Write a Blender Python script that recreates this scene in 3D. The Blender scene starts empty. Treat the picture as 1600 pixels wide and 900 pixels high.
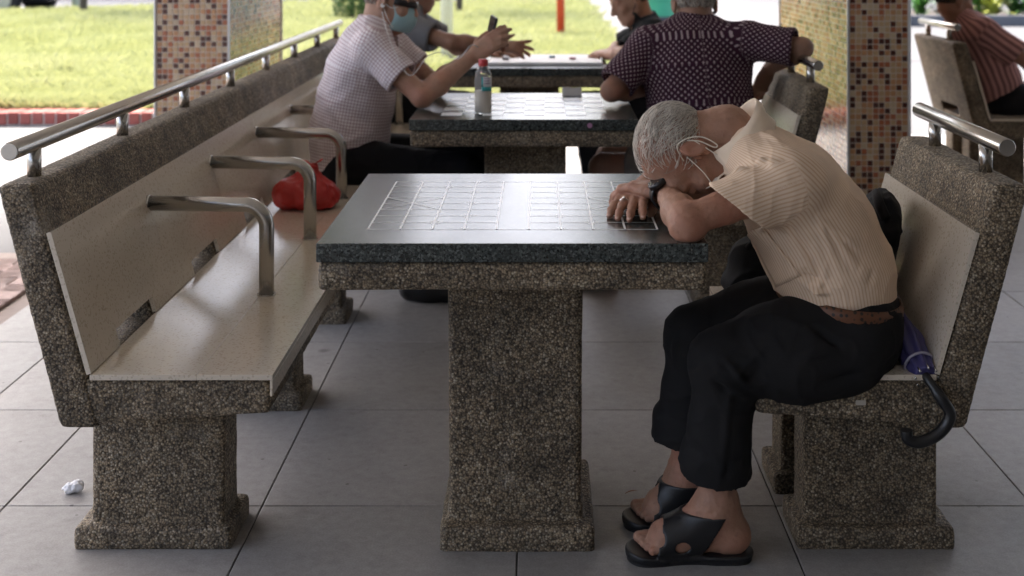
import bpy, bmesh, math, random
import numpy as np
from mathutils import Vector, Matrix
random.seed(7); RNG = np.random.default_rng(7)
SC = bpy.context.scene; COL = SC.collection

# ------------------------------------------------------------------ camera, sky, sun, exposure
EYE = 1.279
cam_d = bpy.data.cameras.new("camera"); cam = bpy.data.objects.new("camera", cam_d); COL.objects.link(cam)
cam.location = (0, 0, EYE); cam.rotation_euler = (math.pi/2, 0, 0)
cam_d.sensor_width = 36; cam_d.lens = 45.0
cam_d.shift_x = -0.0275; cam_d.shift_y = -0.335          # rising-front view: level camera, frame shifted down
cam_d.clip_start = 0.05; cam_d.clip_end = 900
cam_d.dof.use_dof = True; cam_d.dof.focus_distance = 2.72; cam_d.dof.aperture_fstop = 4.3
SC.camera = cam
SUN_AZ, SUN_EL = math.radians(-37), math.radians(57)      # azimuth from +Y towards +X
world = bpy.data.worlds.new("World"); SC.world = world; world.use_nodes = True
wn = world.node_tree.nodes
sky = wn.new("ShaderNodeTexSky"); sky.sky_type = 'NISHITA'; sky.sun_disc = False
sky.sun_elevation = SUN_EL; sky.sun_rotation = SUN_AZ; sky.air_density = 0.75; sky.dust_density = 6.5; sky.ozone_density = 0.2
world.node_tree.links.new(sky.outputs[0], wn["Background"].inputs[0])
wn["Background"].inputs[1].default_value = 0.15
sun_d = bpy.data.lights.new("sun", 'SUN'); sun = bpy.data.objects.new("sun", sun_d); COL.objects.link(sun)
sun_d.energy = 1.1; sun_d.angle = math.radians(12); sun_d.color = (1, .96, .9)
sdir = Vector((math.sin(SUN_AZ)*math.cos(SUN_EL), math.cos(SUN_AZ)*math.cos(SUN_EL), math.sin(SUN_EL)))
sun.rotation_euler = sdir.to_track_quat('Z', 'Y').to_euler()
vs = SC.view_settings; vs.view_transform = 'Standard'; vs.look = 'None'; vs.gamma = 1; vs.use_curve_mapping = False
vs.exposure = 2.52
SC.render.engine = 'CYCLES'; SC.cycles.use_denoising = True; SC.cycles.max_bounces = 8
SC.cycles.diffuse_bounces = 5; SC.cycles.sample_clamp_indirect = 8

# ------------------------------------------------------------------ small helpers
def V(*a): return np.array(a, dtype=np.float64)
def unit(v): v = np.asarray(v, float); return v/np.linalg.norm(v)
def P(px, py, D): return V((px-844)/2000*D, D, EYE-(py+86)/2000*D)   # a photo point at depth D, for measuring

def tag(o, label=None, cat=None, group=None, kind=None):
    if label: o["label"] = label
    if cat: o["category"] = cat
    if group: o["group"] = group
    if kind: o["kind"] = kind
    return o
def empty(name, loc=(0, 0, 0), parent=None):
    o = bpy.data.objects.new(name, None); COL.objects.link(o); o.location = loc; o.empty_display_size = .1
    if parent: o.parent = parent
    return o
def link(name, me, mat=None, parent=None, loc=None):
    o = bpy.data.objects.new(name, me); COL.objects.link(o)
    if mat is not None and not me.materials: me.materials.append(mat)
    if parent: o.parent = parent; o.matrix_parent_inverse = Matrix.Translation(-Vector(parent.location)) if PINV else Matrix()
    if loc is not None: o.location = loc
    return o
PINV = True    # children are written in world coordinates; parents are unrotated Empties
def mesh_np(name, verts, faces, smooth=True):
    """faces: (n,k) int array"""
    verts = np.asarray(verts, np.float32); faces = np.asarray(faces, np.int32)
    me = bpy.data.meshes.new(name); n, k = faces.shape
    me.vertices.add(len(verts)); me.vertices.foreach_set("co", verts.ravel())
    me.loops.add(n*k); me.loops.foreach_set("vertex_index", faces.ravel())
    me.polygons.add(n); me.polygons.foreach_set("loop_start", np.arange(0, n*k, k, dtype=np.int32))
    try: me.polygons.foreach_set("loop_total", np.full(n, k, np.int32))
    except Exception: pass
    me.polygons.foreach_set("use_smooth", np.full(n, smooth, bool))
    me.update(calc_edges=True); me.validate()
    return me
def box_mesh(name, lo, hi, bevel=0.0, seg=2, smooth=False):
    bm = bmesh.new(); bmesh.ops.create_cube(bm, size=1)
    lo, hi = V(*lo), V(*hi)
    for v in bm.verts: v.co = Vector((lo+hi)/2+np.array(v.co)*(hi-lo))
    if bevel: bmesh.ops.bevel(bm, geom=bm.edges[:], offset=bevel, segments=seg, affect='EDGES', profile=.5)
    me = bpy.data.meshes.new(name); bm.to_mesh(me); bm.free()
    if smooth: me.polygons.foreach_set("use_smooth", [True]*len(me.polygons))
    return me
def box(name, lo, hi, mat, parent=None, bevel=0.0, seg=2):
    return link(name, box_mesh(name, lo, hi, bevel, seg), mat, parent)
def tube_arrays(pts, r, seg=14, cap=True):
    pts = [V(*p) for p in pts]; n = len(pts)
    rs = r if hasattr(r, '__len__') else [r]*n
    T = [unit(pts[min(i+1, n-1)]-pts[max(i-1, 0)]) for i in range(n)]
    a = V(0, 0, 1) if abs(T[0][2]) < .9 else V(1, 0, 0)
    N = unit(np.cross(T[0], a)); vs_, fs = [], []
    for i in range(n):
        N = unit(N-T[i]*np.dot(N, T[i])); B = np.cross(T[i], N)
        for j in range(seg):
            t = 2*math.pi*j/seg; vs_.append(pts[i]+rs[i]*(N*math.cos(t)+B*math.sin(t)))
    for i in range(n-1):
        for j in range(seg):
            k = (j+1) % seg; fs.append((i*seg+j, i*seg+k, (i+1)*seg+k, (i+1)*seg+j))
    return vs_, fs
def tube(name, pts, r, mat, parent=None, seg=14, smooth=True, chamfer=0.0):
    vs_, fs = tube_arrays(pts, r, seg); n = len(vs_)//seg
    me = bpy.data.meshes.new(name)
    faces = [tuple(f) for f in fs]+[tuple(range(seg-1, -1, -1)), tuple(range((n-1)*seg, n*seg))]
    me.from_pydata([tuple(v) for v in vs_], [], faces); me.update()
    for p in me.polygons: p.use_smooth = smooth and len(p.vertices) == 4
    return link(name, me, mat, parent)
def bend(a, b, c, r, n=8):
    """points of a pipe a -> b -> c with a round bend of radius r at b"""
    a, b, c = V(*a), V(*b), V(*c); u, w = unit(a-b), unit(c-b)
    ang = math.acos(np.clip(np.dot(u, w), -1, 1)); d = r/math.tan(ang/2)
    s, e = b+u*d, b+w*d; ctr = b+unit(u+w)*(r/math.sin(ang/2)); out = [a]
    for i in range(n+1):
        t = i/n; q = (1-t)*s+t*e; out.append(ctr+unit(q-ctr)*r)
    return out+[c]
def spline(pts, n=6):
    pts = [V(*p) for p in pts]; out = []
    for i in range(len(pts)-1):
        p0, p1, p2, p3 = pts[max(i-1, 0)], pts[i], pts[i+1], pts[min(i+2, len(pts)-1)]
        for j in range(n):
            t = j/n; out.append(.5*((2*p1)+(-p0+p2)*t+(2*p0-5*p1+4*p2-p3)*t*t+(-p0+3*p1-3*p2+p3)*t**3))
    return out+[pts[-1]]

# value noise on numpy points
_TAB = RNG.random(4096).astype(np.float64)
def _h(i, j, k): return _TAB[(i*73856093 ^ j*19349663 ^ k*83492791) & 4095]
def noise(p, s=1.0):
    q = np.asarray(p, float)*s; i = np.floor(q).astype(np.int64); f = q-i; f = f*f*(3-2*f); r = 0
    for a in (0, 1):
        for b in (0, 1):
            for c in (0, 1):
                w = (f[:, 0] if a else 1-f[:, 0])*(f[:, 1] if b else 1-f[:, 1])*(f[:, 2] if c else 1-f[:, 2])
                r = r+w*_h(i[:, 0]+a, i[:, 1]+b, i[:, 2]+c)
    return r*2-1

# ------------------------------------------------------------------ implicit shapes -> one continuous mesh
class Grid:
    def __init__(s, lo, hi, h):
        s.lo, s.h = V(*lo), h
        n = np.ceil((V(*hi)-s.lo)/h).astype(int)+1
        s.F = np.full(n, 1.0, np.float32); s.ax = [(s.lo[i]+h*np.arange(n[i])).astype(np.float32) for i in range(3)]
    def _sl(s, lo, hi):
        r = []
        for i in range(3):
            a = max(0, int((lo[i]-s.lo[i])/s.h)); b = min(s.F.shape[i], int((hi[i]-s.lo[i])/s.h)+2)
            r.append(slice(a, max(a, b)))
        return tuple(r)
    def _ev(s, prim, pad):
        lo, hi, fn = prim; sl = s._sl(lo-pad, hi+pad)
        x, y, z = s.ax[0][sl[0]][:, None, None], s.ax[1][sl[1]][None, :, None], s.ax[2][sl[2]][None, None, :]
        return sl, fn(x, y, z)
    def add(s, prim, k=0.0):
        sl, d = s._ev(prim, k+3*s.h); a = s.F[sl]
        if a.size == 0: return
        if k > 0:
            h = np.maximum(k-np.abs(a-d), 0)/k; s.F[sl] = np.minimum(a, d)-h*h*k*.25
        else: s.F[sl] = np.minimum(a, d)
    def cut(s, prim, k=0.0):
        sl, d = s._ev(prim, k+3*s.h); a = s.F[sl]; d = -d
        if a.size == 0: return
        if k > 0:
            h = np.maximum(k-np.abs(a-d), 0)/k; s.F[sl] = np.maximum(a, d)+h*h*k*.25
        else: s.F[sl] = np.maximum(a, d)
    def clip(s, p, n):      # keep the side n points away from
        p, n = V(*p), unit(n)
        d = (s.ax[0][:, None, None]-p[0])*n[0]+(s.ax[1][None, :, None]-p[1])*n[1]+(s.ax[2][None, None, :]-p[2])*n[2]
        s.F = np.maximum(s.F, d.astype(np.float32))
    def union(s, o, k=0.0):
        if k > 0:
            h = np.maximum(k-np.abs(s.F-o.F), 0)/k; s.F = np.minimum(s.F, o.F)-h*h*k*.25
        else: s.F = np.minimum(s.F, o.F)
    def nets(s):
        F = s.F; F[0], F[-1] = 1, 1; F[:, 0], F[:, -1] = 1, 1; F[:, :, 0], F[:, :, -1] = 1, 1
        I = F < 0
        c = np.zeros(tuple(n-1 for n in F.shape), np.int8)
        for a in (0, 1):
            for b in (0, 1):
                for d in (0, 1):
                    c += I[a:F.shape[0]-1+a, b:F.shape[1]-1+b, d:F.shape[2]-1+d]
        ids = np.argwhere((c > 0) & (c < 8)); idx = np.full(c.shape, -1, np.int32)
        idx[ids[:, 0], ids[:, 1], ids[:, 2]] = np.arange(len(ids))
        cn = {}
        for a in (0, 1):
            for b in (0, 1):
                for d in (0, 1): cn[a, b, d] = F[ids[:, 0]+a, ids[:, 1]+b, ids[:, 2]+d].astype(np.float64)
        acc = np.zeros((len(ids), 3)); cnt = np.zeros(len(ids))
        for (p, q) in [(p, q) for p in cn for q in cn if p < q and sum(abs(p[i]-q[i]) for i in range(3)) == 1]:
            fa, fb = cn[p], cn[q]; m = (fa < 0) != (fb < 0)
            t = np.where(m, fa/np.where(m, fa-fb, 1), 0)
            for i in range(3): acc[:, i] += np.where(m, p[i]+t*(q[i]-p[i]), 0)
            cnt += m
        vts = s.lo+(ids+acc/cnt[:, None])*s.h
        quads = []
        for ax in range(3):
            sa = [slice(None)]*3; sb = [slice(None)]*3; sa[ax] = slice(0, -1); sb[ax] = slice(1, None)
            A, B = I[tuple(sa)], I[tuple(sb)]; e = np.argwhere(A != B)
            fl = A[e[:, 0], e[:, 1], e[:, 2]]
            u, w = (ax+1) % 3, (ax+2) % 3
            def cell(du, dw):
                g = e.copy(); g[:, u] -= du; g[:, w] -= dw; return idx[g[:, 0], g[:, 1], g[:, 2]]
            q = np.stack([cell(1, 1), cell(0, 1), cell(0, 0), cell(1, 0)], 1)
            q[~fl] = q[~fl][:, ::-1]; quads.append(q)
        q = np.concatenate(quads)
        return vts, q[(q >= 0).all(1)]

def vnormals(v, q):
    n = np.cross(v[q[:, 2]]-v[q[:, 0]], v[q[:, 3]]-v[q[:, 1]]); o = np.zeros_like(v)
    for i in range(4):
        for c in range(3): o[:, c] += np.bincount(q[:, i], n[:, c], len(v))
    return o/(np.linalg.norm(o, axis=1, keepdims=True)+1e-12)
def relax(v, q, it=1, w=.5):
    for _ in range(it):
        acc = np.zeros_like(v); cnt = np.zeros(len(v))
        for i in range(4):
            for j in ((i+1) % 4, (i-1) % 4):
                cnt += np.bincount(q[:, i], minlength=len(v))
                for c in range(3): acc[:, c] += np.bincount(q[:, i], v[q[:, j], c], len(v))
        v = v*(1-w)+w*acc/np.maximum(cnt, 1)[:, None]
    return v
def _bb(pts, r): pts = np.array(pts); return pts.min(0)-r, pts.max(0)+r
def cap(a, b, ra, rb=None):
    a, b = V(*a), V(*b); rb = ra if rb is None else rb; ab = b-a; L2 = float(ab@ab)+1e-12
    def fn(x, y, z):
        px, py, pz = x-a[0], y-a[1], z-a[2]
        t = np.clip((px*ab[0]+py*ab[1]+pz*ab[2])/L2, 0, 1)
        return np.sqrt((px-t*ab[0])**2+(py-t*ab[1])**2+(pz-t*ab[2])**2)-(ra+(rb-ra)*t)
    lo, hi = _bb([a, b], max(ra, rb)); return lo, hi, fn
def tubecap(a, b, ra, rb):
    """tapered tube with a flat end at b"""
    lo, hi, f0 = cap(a, V(*a)+(V(*b)-V(*a))*1.25, ra, ra+(rb-ra)*1.25); b_, n = V(*b), unit(V(*b)-V(*a))
    def fn(x, y, z): return np.maximum(f0(x, y, z), (x-b_[0])*n[0]+(y-b_[1])*n[1]+(z-b_[2])*n[2])
    return lo, hi, fn
def ell(c, r, R=None):
    c = V(*c); r = V(*r); R = np.eye(3) if R is None else np.array(R)
    def fn(x, y, z):
        p = (x-c[0], y-c[1], z-c[2]); k0 = 0; k1 = 0
        for i in range(3):
            q = p[0]*R[i][0]+p[1]*R[i][1]+p[2]*R[i][2]; k0 = k0+(q/r[i])**2; k1 = k1+(q/r[i]**2)**2
        k0 = np.sqrt(k0); return k0*(k0-1)/(np.sqrt(k1)+1e-9)
    m = np.sqrt(((R*r[:, None])**2).sum(0)); return c-m, c+m, fn
def sect(a, b, u, A, B):
    """torso piece from a to b; u lateral axis; A,B = (half lateral, half depth)"""
    a, b = V(*a), V(*b); ab = b-a; L2 = float(ab@ab); w = ab/math.sqrt(L2); u = unit(V(*u)-w*np.dot(u, w)); v = np.cross(w, u)
    def fn(x, y, z):
        px, py, pz = x-a[0], y-a[1], z-a[2]
        t = np.clip((px*ab[0]+py*ab[1]+pz*ab[2])/L2, 0, 1)
        qx, qy, qz = px-t*ab[0], py-t*ab[1], pz-t*ab[2]
        ru, rv = A[0]+(B[0]-A[0])*t, A[1]+(B[1]-A[1])*t; rw = np.minimum(ru, rv)
        du, dv, dw = qx*u[0]+qy*u[1]+qz*u[2], qx*v[0]+qy*v[1]+qz*v[2], qx*w[0]+qy*w[1]+qz*w[2]
        k0 = np.sqrt((du/ru)**2+(dv/rv)**2+(dw/rw)**2); k1 = np.sqrt((du/ru**2)**2+(dv/rv**2)**2+(dw/rw**2)**2)
        return k0*(k0-1)/(k1+1e-6)
    lo, hi = _bb([a, b], max(*A, *B)); return lo, hi, fn
def rbox(lo, hi, r=0.0):
    lo, hi = V(*lo), V(*hi); c, e = (lo+hi)/2, (hi-lo)/2-r
    def fn(x, y, z):
        qx, qy, qz = np.abs(x-c[0])-e[0], np.abs(y-c[1])-e[1], np.abs(z-c[2])-e[2]
        return np.sqrt(np.maximum(qx, 0)**2+np.maximum(qy, 0)**2+np.maximum(qz, 0)**2)+np.minimum(np.maximum(qx, np.maximum(qy, qz)), 0)-r
    return lo, hi, fn
def prism(poly, y0, y1, r=.008):
    """convex XZ polygon (counter-clockwise seen from -Y) extruded along Y"""
    pl = [V(*p) for p in poly]; lo = np.array([min(p[0] for p in pl), y0, min(p[1] for p in pl)]); hi = np.array([max(p[0] for p in pl), y1, max(p[1] for p in pl)])
    ed = []
    cx = sum(p[0] for p in pl)/len(pl); cz = sum(p[1] for p in pl)/len(pl)
    for i in range(len(pl)):
        a, b = pl[i], pl[(i+1) % len(pl)]; n = unit(V(b[1]-a[1], -(b[0]-a[0])))
        if n @ (V(cx, cz)-a) > 0: n = -n
        ed.append((n, a))
    def fn(x, y, z):
        d = np.maximum(y0-y, y-y1)+0*x+0*z
        for n, a in ed:
            e = (x-a[0])*n[0]+(z-a[1])*n[1]; h = np.maximum(r-np.abs(d-e), 0)/r; d = np.maximum(d, e)+h*h*r*.25
        return d
    return lo, hi, fn
def sdf_obj(name, g, mat, parent=None, disp=None, relax_it=1, attr=None, flipx=None):
    v, q = g.nets()
    if relax_it: v = relax(v, q, relax_it)
    if disp is not None: v = v+vnormals(v, q)*disp(v)[:, None]
    me = mesh_np(name, v, q)
    if attr is not None:
        a = me.attributes.new("cloth", 'FLOAT_VECTOR', 'POINT'); a.data.foreach_set("vector", attr(v).astype(np.float32).ravel())
    return link(name, me, mat, parent)

# ------------------------------------------------------------------ procedural materials
class NT:
    def __init__(s, name):
        s.m = bpy.data.materials.new(name); s.m.use_nodes = True; s.t = s.m.node_tree
        s.b = s.t.nodes["Principled BSDF"]; s.out = s.t.nodes["Material Output"]
    def n(s, typ, **kw):
        nd = s.t.nodes.new("ShaderNode"+typ)
        for k, v in kw.items():
            if k in nd.inputs: s.set(nd.inputs[k], v)
            else: setattr(nd, k, v)
        return nd
    def set(s, sock, v):
        if isinstance(v, bpy.types.NodeSocket): s.t.links.new(v, sock)
        else: sock.default_value = v
    def math(s, op, a, b=0.0, c=0.0, clamp=False):
        nd = s.t.nodes.new("ShaderNodeMath"); nd.operation = op; nd.use_clamp = clamp
        for i, x in enumerate((a, b, c)): s.set(nd.inputs[i], x)
        return nd.outputs[0]
    def mix(s, f, a, b, mode='MIX'):
        nd = s.t.nodes.new("ShaderNodeMix"); nd.data_type = 'RGBA'; nd.blend_type = mode
        s.set(nd.inputs[0], f); s.set(nd.inputs[6], col(a)); s.set(nd.inputs[7], col(b)); return nd.outputs[2]
    def ramp(s, f, stops, interp='LINEAR'):
        nd = s.t.nodes.new("ShaderNodeValToRGB"); cr = nd.color_ramp; cr.interpolation = interp
        while len(cr.elements) < len(stops): cr.elements.new(.5)
        for e, (p, c) in zip(cr.elements, stops): e.position = p; e.color = col(c)
        s.set(nd.inputs[0], f); return nd.outputs[0]
    def pos(s): return s.n("NewGeometry").outputs["Position"]
    def noise(s, scale, detail=4, rough=.55, vec=None, out=0):
        nd = s.n("TexNoise", Scale=scale, Detail=detail, Roughness=rough); s.set(nd.inputs["Vector"], vec if vec is not None else s.pos()); return nd.outputs[out]
    def vor(s, scale, feature='F1', vec=None, rand=1.0):
        nd = s.n("TexVoronoi", Scale=scale, feature=feature, Randomness=rand); s.set(nd.inputs["Vector"], vec if vec is not None else s.pos()); return nd
    def bump(s, h, strength=.3, dist=.002):
        nd = s.n("Bump", Strength=strength, Distance=dist, Height=h); s.set(s.b.inputs["Normal"], nd.outputs[0]); return nd
    def base(s, c): s.set(s.b.inputs["Base Color"], c if isinstance(c, bpy.types.NodeSocket) else col(c)); return s
    def p(s, **kw):
        for k, v in kw.items(): s.set(s.b.inputs[k.replace('_', ' ')], v)
        return s
def col(c):
    if isinstance(c, bpy.types.NodeSocket): return c
    return (c[0], c[1], c[2], 1.0)
def simple(name, c, rough=.5, var=.12, scale=30, metallic=0, bump=0, **kw):
    m = NT(name); f = m.noise(scale, 3)
    m.base(m.mix(f, [x*(1-var) for x in c], [min(1, x*(1+var)) for x in c])).p(Roughness=rough, Metallic=metallic, **kw)
    if bump: m.bump(m.noise(scale*6, 4), bump, .002)
    return m.m

def m_aggregate():
    m = NT("washed_pebble_aggregate"); v = m.vor(225); v2 = m.vor(310)
    c = m.ramp(m.n("SeparateColor", Color=v.outputs["Color"]).outputs[0], [(0, (.11, .085, .058)), (.2, (.22, .175, .12)), (.45, (.37, .29, .195)), (.66, (.50, .405, .275)), (.82, (.26, .225, .175)), (1, (.70, .62, .48))])
    edge = m.ramp(v.outputs["Distance"], [(.32, (1, 1, 1)), (.72, (.30, .28, .26))])
    big = m.ramp(m.noise(4.5, 5), [(.3, (.60, .58, .55)), (.62, (.95, .92, .87))])
    dirt = m.ramp(m.noise(17, 4), [(.38, (.7, .7, .7)), (.6, (1, 1, 1))])
    pale = m.math('MULTIPLY', m.ramp(m.noise(6.5, 7, .62), [(.60, (0, 0, 0)), (.74, (.5, .5, .5))]), m.ramp(m.n("SeparateColor", Color=v.outputs["Color"]).outputs[2], [(.3, (.2, .2, .2)), (.7, (1, 1, 1))]))
    grime = m.ramp(m.noise(2.6, 8, .7), [(.34, (.55, .54, .52)), (.5, (1, 1, 1))])
    c = m.mix(1, m.mix(1, m.mix(1, m.mix(1, c, edge, 'MULTIPLY'), big, 'MULTIPLY'), dirt, 'MULTIPLY'), grime, 'MULTIPLY')
    m.base(m.mix(pale, c, (.42, .385, .33))).p(Roughness=.72)
    h = m.math('SUBTRACT', 1.0, m.math('MULTIPLY', v.outputs["Distance"], 1.2)); m.bump(h, .8, .0025)
    return m.m
def m_terrazzo():
    m = NT("beige_terrazzo"); f = m.noise(3.5, 5); sp = m.vor(260)
    c = m.mix(f, (.60, .53, .43), (.67, .595, .49))
    s1 = m.ramp(m.n("SeparateColor", Color=sp.outputs["Color"]).outputs[1], [(0, (.80, .78, .75)), (.12, (1, 1, 1)), (.9, (1, 1, 1)), (1, (1.08, 1.07, 1.06))], 'CONSTANT')
    st = m.ramp(m.noise(1.6, 5, .6), [(.30, (.93, .915, .895)), (.6, (1, 1, 1))])
    m.base(m.mix(1, m.mix(1, c, s1, 'MULTIPLY'), st, 'MULTIPLY')); m.p(Roughness=m.math('MULTIPLY_ADD', m.noise(3, 3), .05, .15), Specular_IOR_Level=.6, Coat_Weight=.5, Coat_Roughness=.14)
    m.bump(m.noise(60, 3), .03, .001); return m.m
def m_granite():
    m = NT("grey_green_granite"); v = m.vor(230); v2 = m.vor(520)
    c = m.ramp(m.n("SeparateColor", Color=v.outputs["Color"]).outputs[0], [(0, (.009, .012, .011)), (.4, (.028, .035, .033)), (.75, (.052, .062, .059)), (1, (.105, .12, .114))])
    c2 = m.ramp(m.n("SeparateColor", Color=v2.outputs["Color"]).outputs[0], [(0, (.6, .6, .6)), (.5, (1, 1, 1)), (1, (1.3, 1.3, 1.3))])
    m.base(m.mix(1, c, c2, 'MULTIPLY')); m.p(Roughness=m.math('MULTIPLY_ADD', m.noise(6, 6, .65), .10, .20), Specular_IOR_Level=.5, Coat_Weight=.16, Coat_Roughness=.22)
    m.bump(m.noise(140, 2), .02, .0006); return m.m
def m_floor(name, c, dark=.72):
    m = NT(name); f = m.noise(2.2, 6, .6); g = m.noise(240, 2); oi = m.n("ObjectInfo").outputs["Random"]
    a = m.mix(f, [x*(dark*.6+.4) for x in c], [x*1.08 for x in c])
    a = m.mix(1, a, m.ramp(g, [(.3, (.86, .86, .86)), (.7, (1.1, 1.1, 1.1))]), 'MULTIPLY')
    a = m.mix(1, a, m.ramp(m.noise(38, 6, .7), [(.3, (.84, .83, .82)), (.68, (1.08, 1.08, 1.08))]), 'MULTIPLY')
    a = m.mix(1, a, m.ramp(oi, [(0, (.88, .88, .87)), (1, (1.06, 1.06, 1.06))]), 'MULTIPLY')
    spots = m.vor(2.3); sp = m.ramp(spots.outputs["Distance"], [(.02, (.55, .54, .53)), (.05, (1, 1, 1))])
    scuff = m.ramp(m.noise(11, 9, .75), [(.30, (.80, .79, .78)), (.46, (1, 1, 1))])
    sp2 = m.ramp(m.vor(11).outputs["Distance"], [(.035, (.5, .48, .46)), (.06, (1, 1, 1))]); a = m.mix(1, m.mix(1, m.mix(1, a, sp, 'MULTIPLY'), scuff, 'MULTIPLY'), sp2, 'MULTIPLY')
    m.base(a).p(Roughness=m.math('MULTIPLY_ADD', m.noise(5, 6, .7), .3, .30)); m.bump(g, .06, .001); return m.m
def m_steel():
    m = NT("brushed_stainless_steel"); f = m.noise(14, 5)
    m.base(m.mix(f, (.46, .44, .41), (.52, .50, .47))).p(Metallic=1.0, Roughness=m.math('MULTIPLY_ADD', m.noise(5, 4), .10, .20)); return m.m
def m_skin(name, c):
    m = NT(name); f = m.noise(28, 5, .6); g = m.noise(95, 4, .6); b = m.noise(9, 3)
    a = m.mix(f, [x*.68 for x in c], [x*1.22 for x in c]); red = (min(1, c[0]*1.12), c[1]*.72, c[2]*.68)
    a = m.mix(m.ramp(b, [(.45, (0, 0, 0)), (.75, (.55, .55, .55))]), a, red)
    a = m.mix(m.ramp(g, [(.58, (0, 0, 0)), (.72, (.5, .5, .5))]), a, [x*.55 for x in c])
    m.base(a).p(Roughness=.55, Subsurface_Weight=.08, Subsurface_Radius=(.012, .005, .003), Subsurface_Scale=.6, Specular_IOR_Level=.32)
    w = m.vor(330, 'DISTANCE_TO_EDGE'); m.bump(m.math('ADD', w.outputs["Distance"], m.noise(160, 4)), .45, .0016); return m.m
def cloth_coord(m):
    a = m.n("Attribute", attribute_name="cloth"); return m.n("SeparateXYZ", Vector=a.outputs["Vector"]).outputs
def finish_cloth(m, c, rough=.88, bump=.25):
    f = m.ramp(m.noise(12, 4), [(.3, (.90, .90, .90)), (.7, (1.04, 1.04, 1.04))])
    m.base(m.mix(1, c, f, 'MULTIPLY')).p(Roughness=rough, Sheen_Weight=0.0, Specular_IOR_Level=.2)
    m.bump(m.math('ADD', m.noise(900, 2), m.math('MULTIPLY', m.noise(60, 4), 1.5)), bump, .0012); return m.m
def wave(m, x, pitch, lo, hi):
    """0..1 soft square profile over a coordinate"""
    s = m.math('SINE', m.math('MULTIPLY', x, 2*math.pi/pitch)); return m.ramp(m.math('MULTIPLY_ADD', s, .5, .5), [(lo, (0, 0, 0)), (hi, (1, 1, 1))])
def m_stripe(name, c1, c2, pitch, lo=.35, hi=.65):
    m = NT(name); x, y, z = cloth_coord(m); return finish_cloth(m, m.mix(wave(m, x, pitch, lo, hi), c1, c2))
def m_check(name, c1, c2, pitch):
    m = NT(name); x, y, z = cloth_coord(m)
    a = wave(m, x, pitch, .45, .8); b = wave(m, y, pitch, .45, .8)
    c = m.mix(a, c1, c2); d = m.mix(m.math('MULTIPLY', b, .75), c, m.mix(1, c, (c2[0]*1.05, c2[1], c2[2]), 'MULTIPLY')); return finish_cloth(m, d)
def m_dots(name, c1, c2, px, py):
    m = NT(name); x, y, z = cloth_coord(m)
    u = m.math('DIVIDE', x, px); v = m.math('DIVIDE', y, py)
    def cell(ou, ov):
        a = m.math('SUBTRACT', m.math('FRACT', m.math('ADD', u, ou)), .5); b = m.math('SUBTRACT', m.math('FRACT', m.math('ADD', v, ov)), .5)
        d = m.math('ADD', m.math('MULTIPLY', m.math('ABSOLUTE', a), 3.6), m.math('MULTIPLY', m.math('ABSOLUTE', b), 2.9))
        return m.math('LESS_THAN', d, .68)
    f = m.math('MAXIMUM', cell(0, 0), cell(.5, .5)); return finish_cloth(m, m.mix(f, c1, c2))
def m_plaincloth(name, c, rough=.9): m = NT(name); return finish_cloth(m, m.mix(m.noise(5, 3), [x*.85 for x in c], [x*1.1 for x in c]), rough)

AGG, TERR, GRAN, STEEL = m_aggregate(), m_terrazzo(), m_granite(), m_steel()
FLOOR = m_floor("grey_floor_tile", (.335, .324, .314)); FLOORL = m_floor("pale_border_tile", (.30, .30, .295), .85)
GROUT = simple("dark_grout", (.055, .053, .05), .9)
INLAY = simple("white_inlay", (.86, .87, .86), .3, .08, 60)
WHITEP = simple("white_paint", (.78, .78, .77), .5, .05)
BLACKP = simple("black_plastic", (.012, .012, .013), .35)

# ================================================================== SETTING
CONC = NT("pale_concrete"); _f = CONC.noise(1.3, 7, .62)
CONC.base(CONC.mix(_f, (.080, .084, .088), (.112, .117, .122))).p(Roughness=.75); CONC.bump(CONC.noise(90, 4), .15, .003); CONC = CONC.m
ASPH = simple("asphalt", (.11, .112, .118), .8, .2, 8, bump=.3)
PLAST = simple("ceiling_plaster", (.80, .78, .75), .9, .05, 3)
def sheet(name, x0, x1, y0, y1, z, mat, kind="structure"):
    o = link(name, mesh_np(name, [(x0, y0, z), (x1, y0, z), (x1, y1, z), (x0, y1, z)], [(0, 1, 2, 3)], False), mat); tag(o, kind=kind); return o
tag(sheet("ground", -400, 400, -300, 500, -.06, CONC), "pale concrete ground reaching away past the shelter")
tag(sheet("pavement", -60, 60, -30, 60, -.012, CONC), "pale concrete pavement around the shelter")
tag(sheet("road", .98, 4.7, 14.2, 80, -.006, ASPH), "grey asphalt lane running away beside the lawn")
tag(sheet("far_road", -80, .9, 21.4, 34, -.003, ASPH), "grey road behind the lawn")

# tiled floor: grout bed with single tiles on top
X0, TX, Y0, TY = -1.216, .584, 2.910, .600
fl = sheet("floor", -1.815, 8.2, -6.0, 8.62, -.002, GROUT); tag(fl, "grey tiled shelter floor with dark joints")
GAP = .0035
def tile_mesh(name, w, d, t=.006, b=.0012): return box_mesh(name, (GAP/2, GAP/2, -.002), (w-GAP/2, d-GAP/2, t-.002), b, 1)
tm = tile_mesh("floor_tile", TX, TY); tm.materials.append(FLOOR)
tb = tile_mesh("border_tile", 1.815-1.535, TY); tb.materials.append(FLOORL)
te = tile_mesh("floor_tile", 1.535-1.216, TY); te.materials.append(FLOOR)
rest_v, rest_f = [], []
def add_rest(x, y, w, d, z=.004):
    n = len(rest_v); g = GAP/2
    rest_v.extend([(x+g, y+g, z), (x+w-g, y+g, z), (x+w-g, y+d-g, z), (x+g, y+d-g, z)]); rest_f.append((n, n+1, n+2, n+3))
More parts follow.
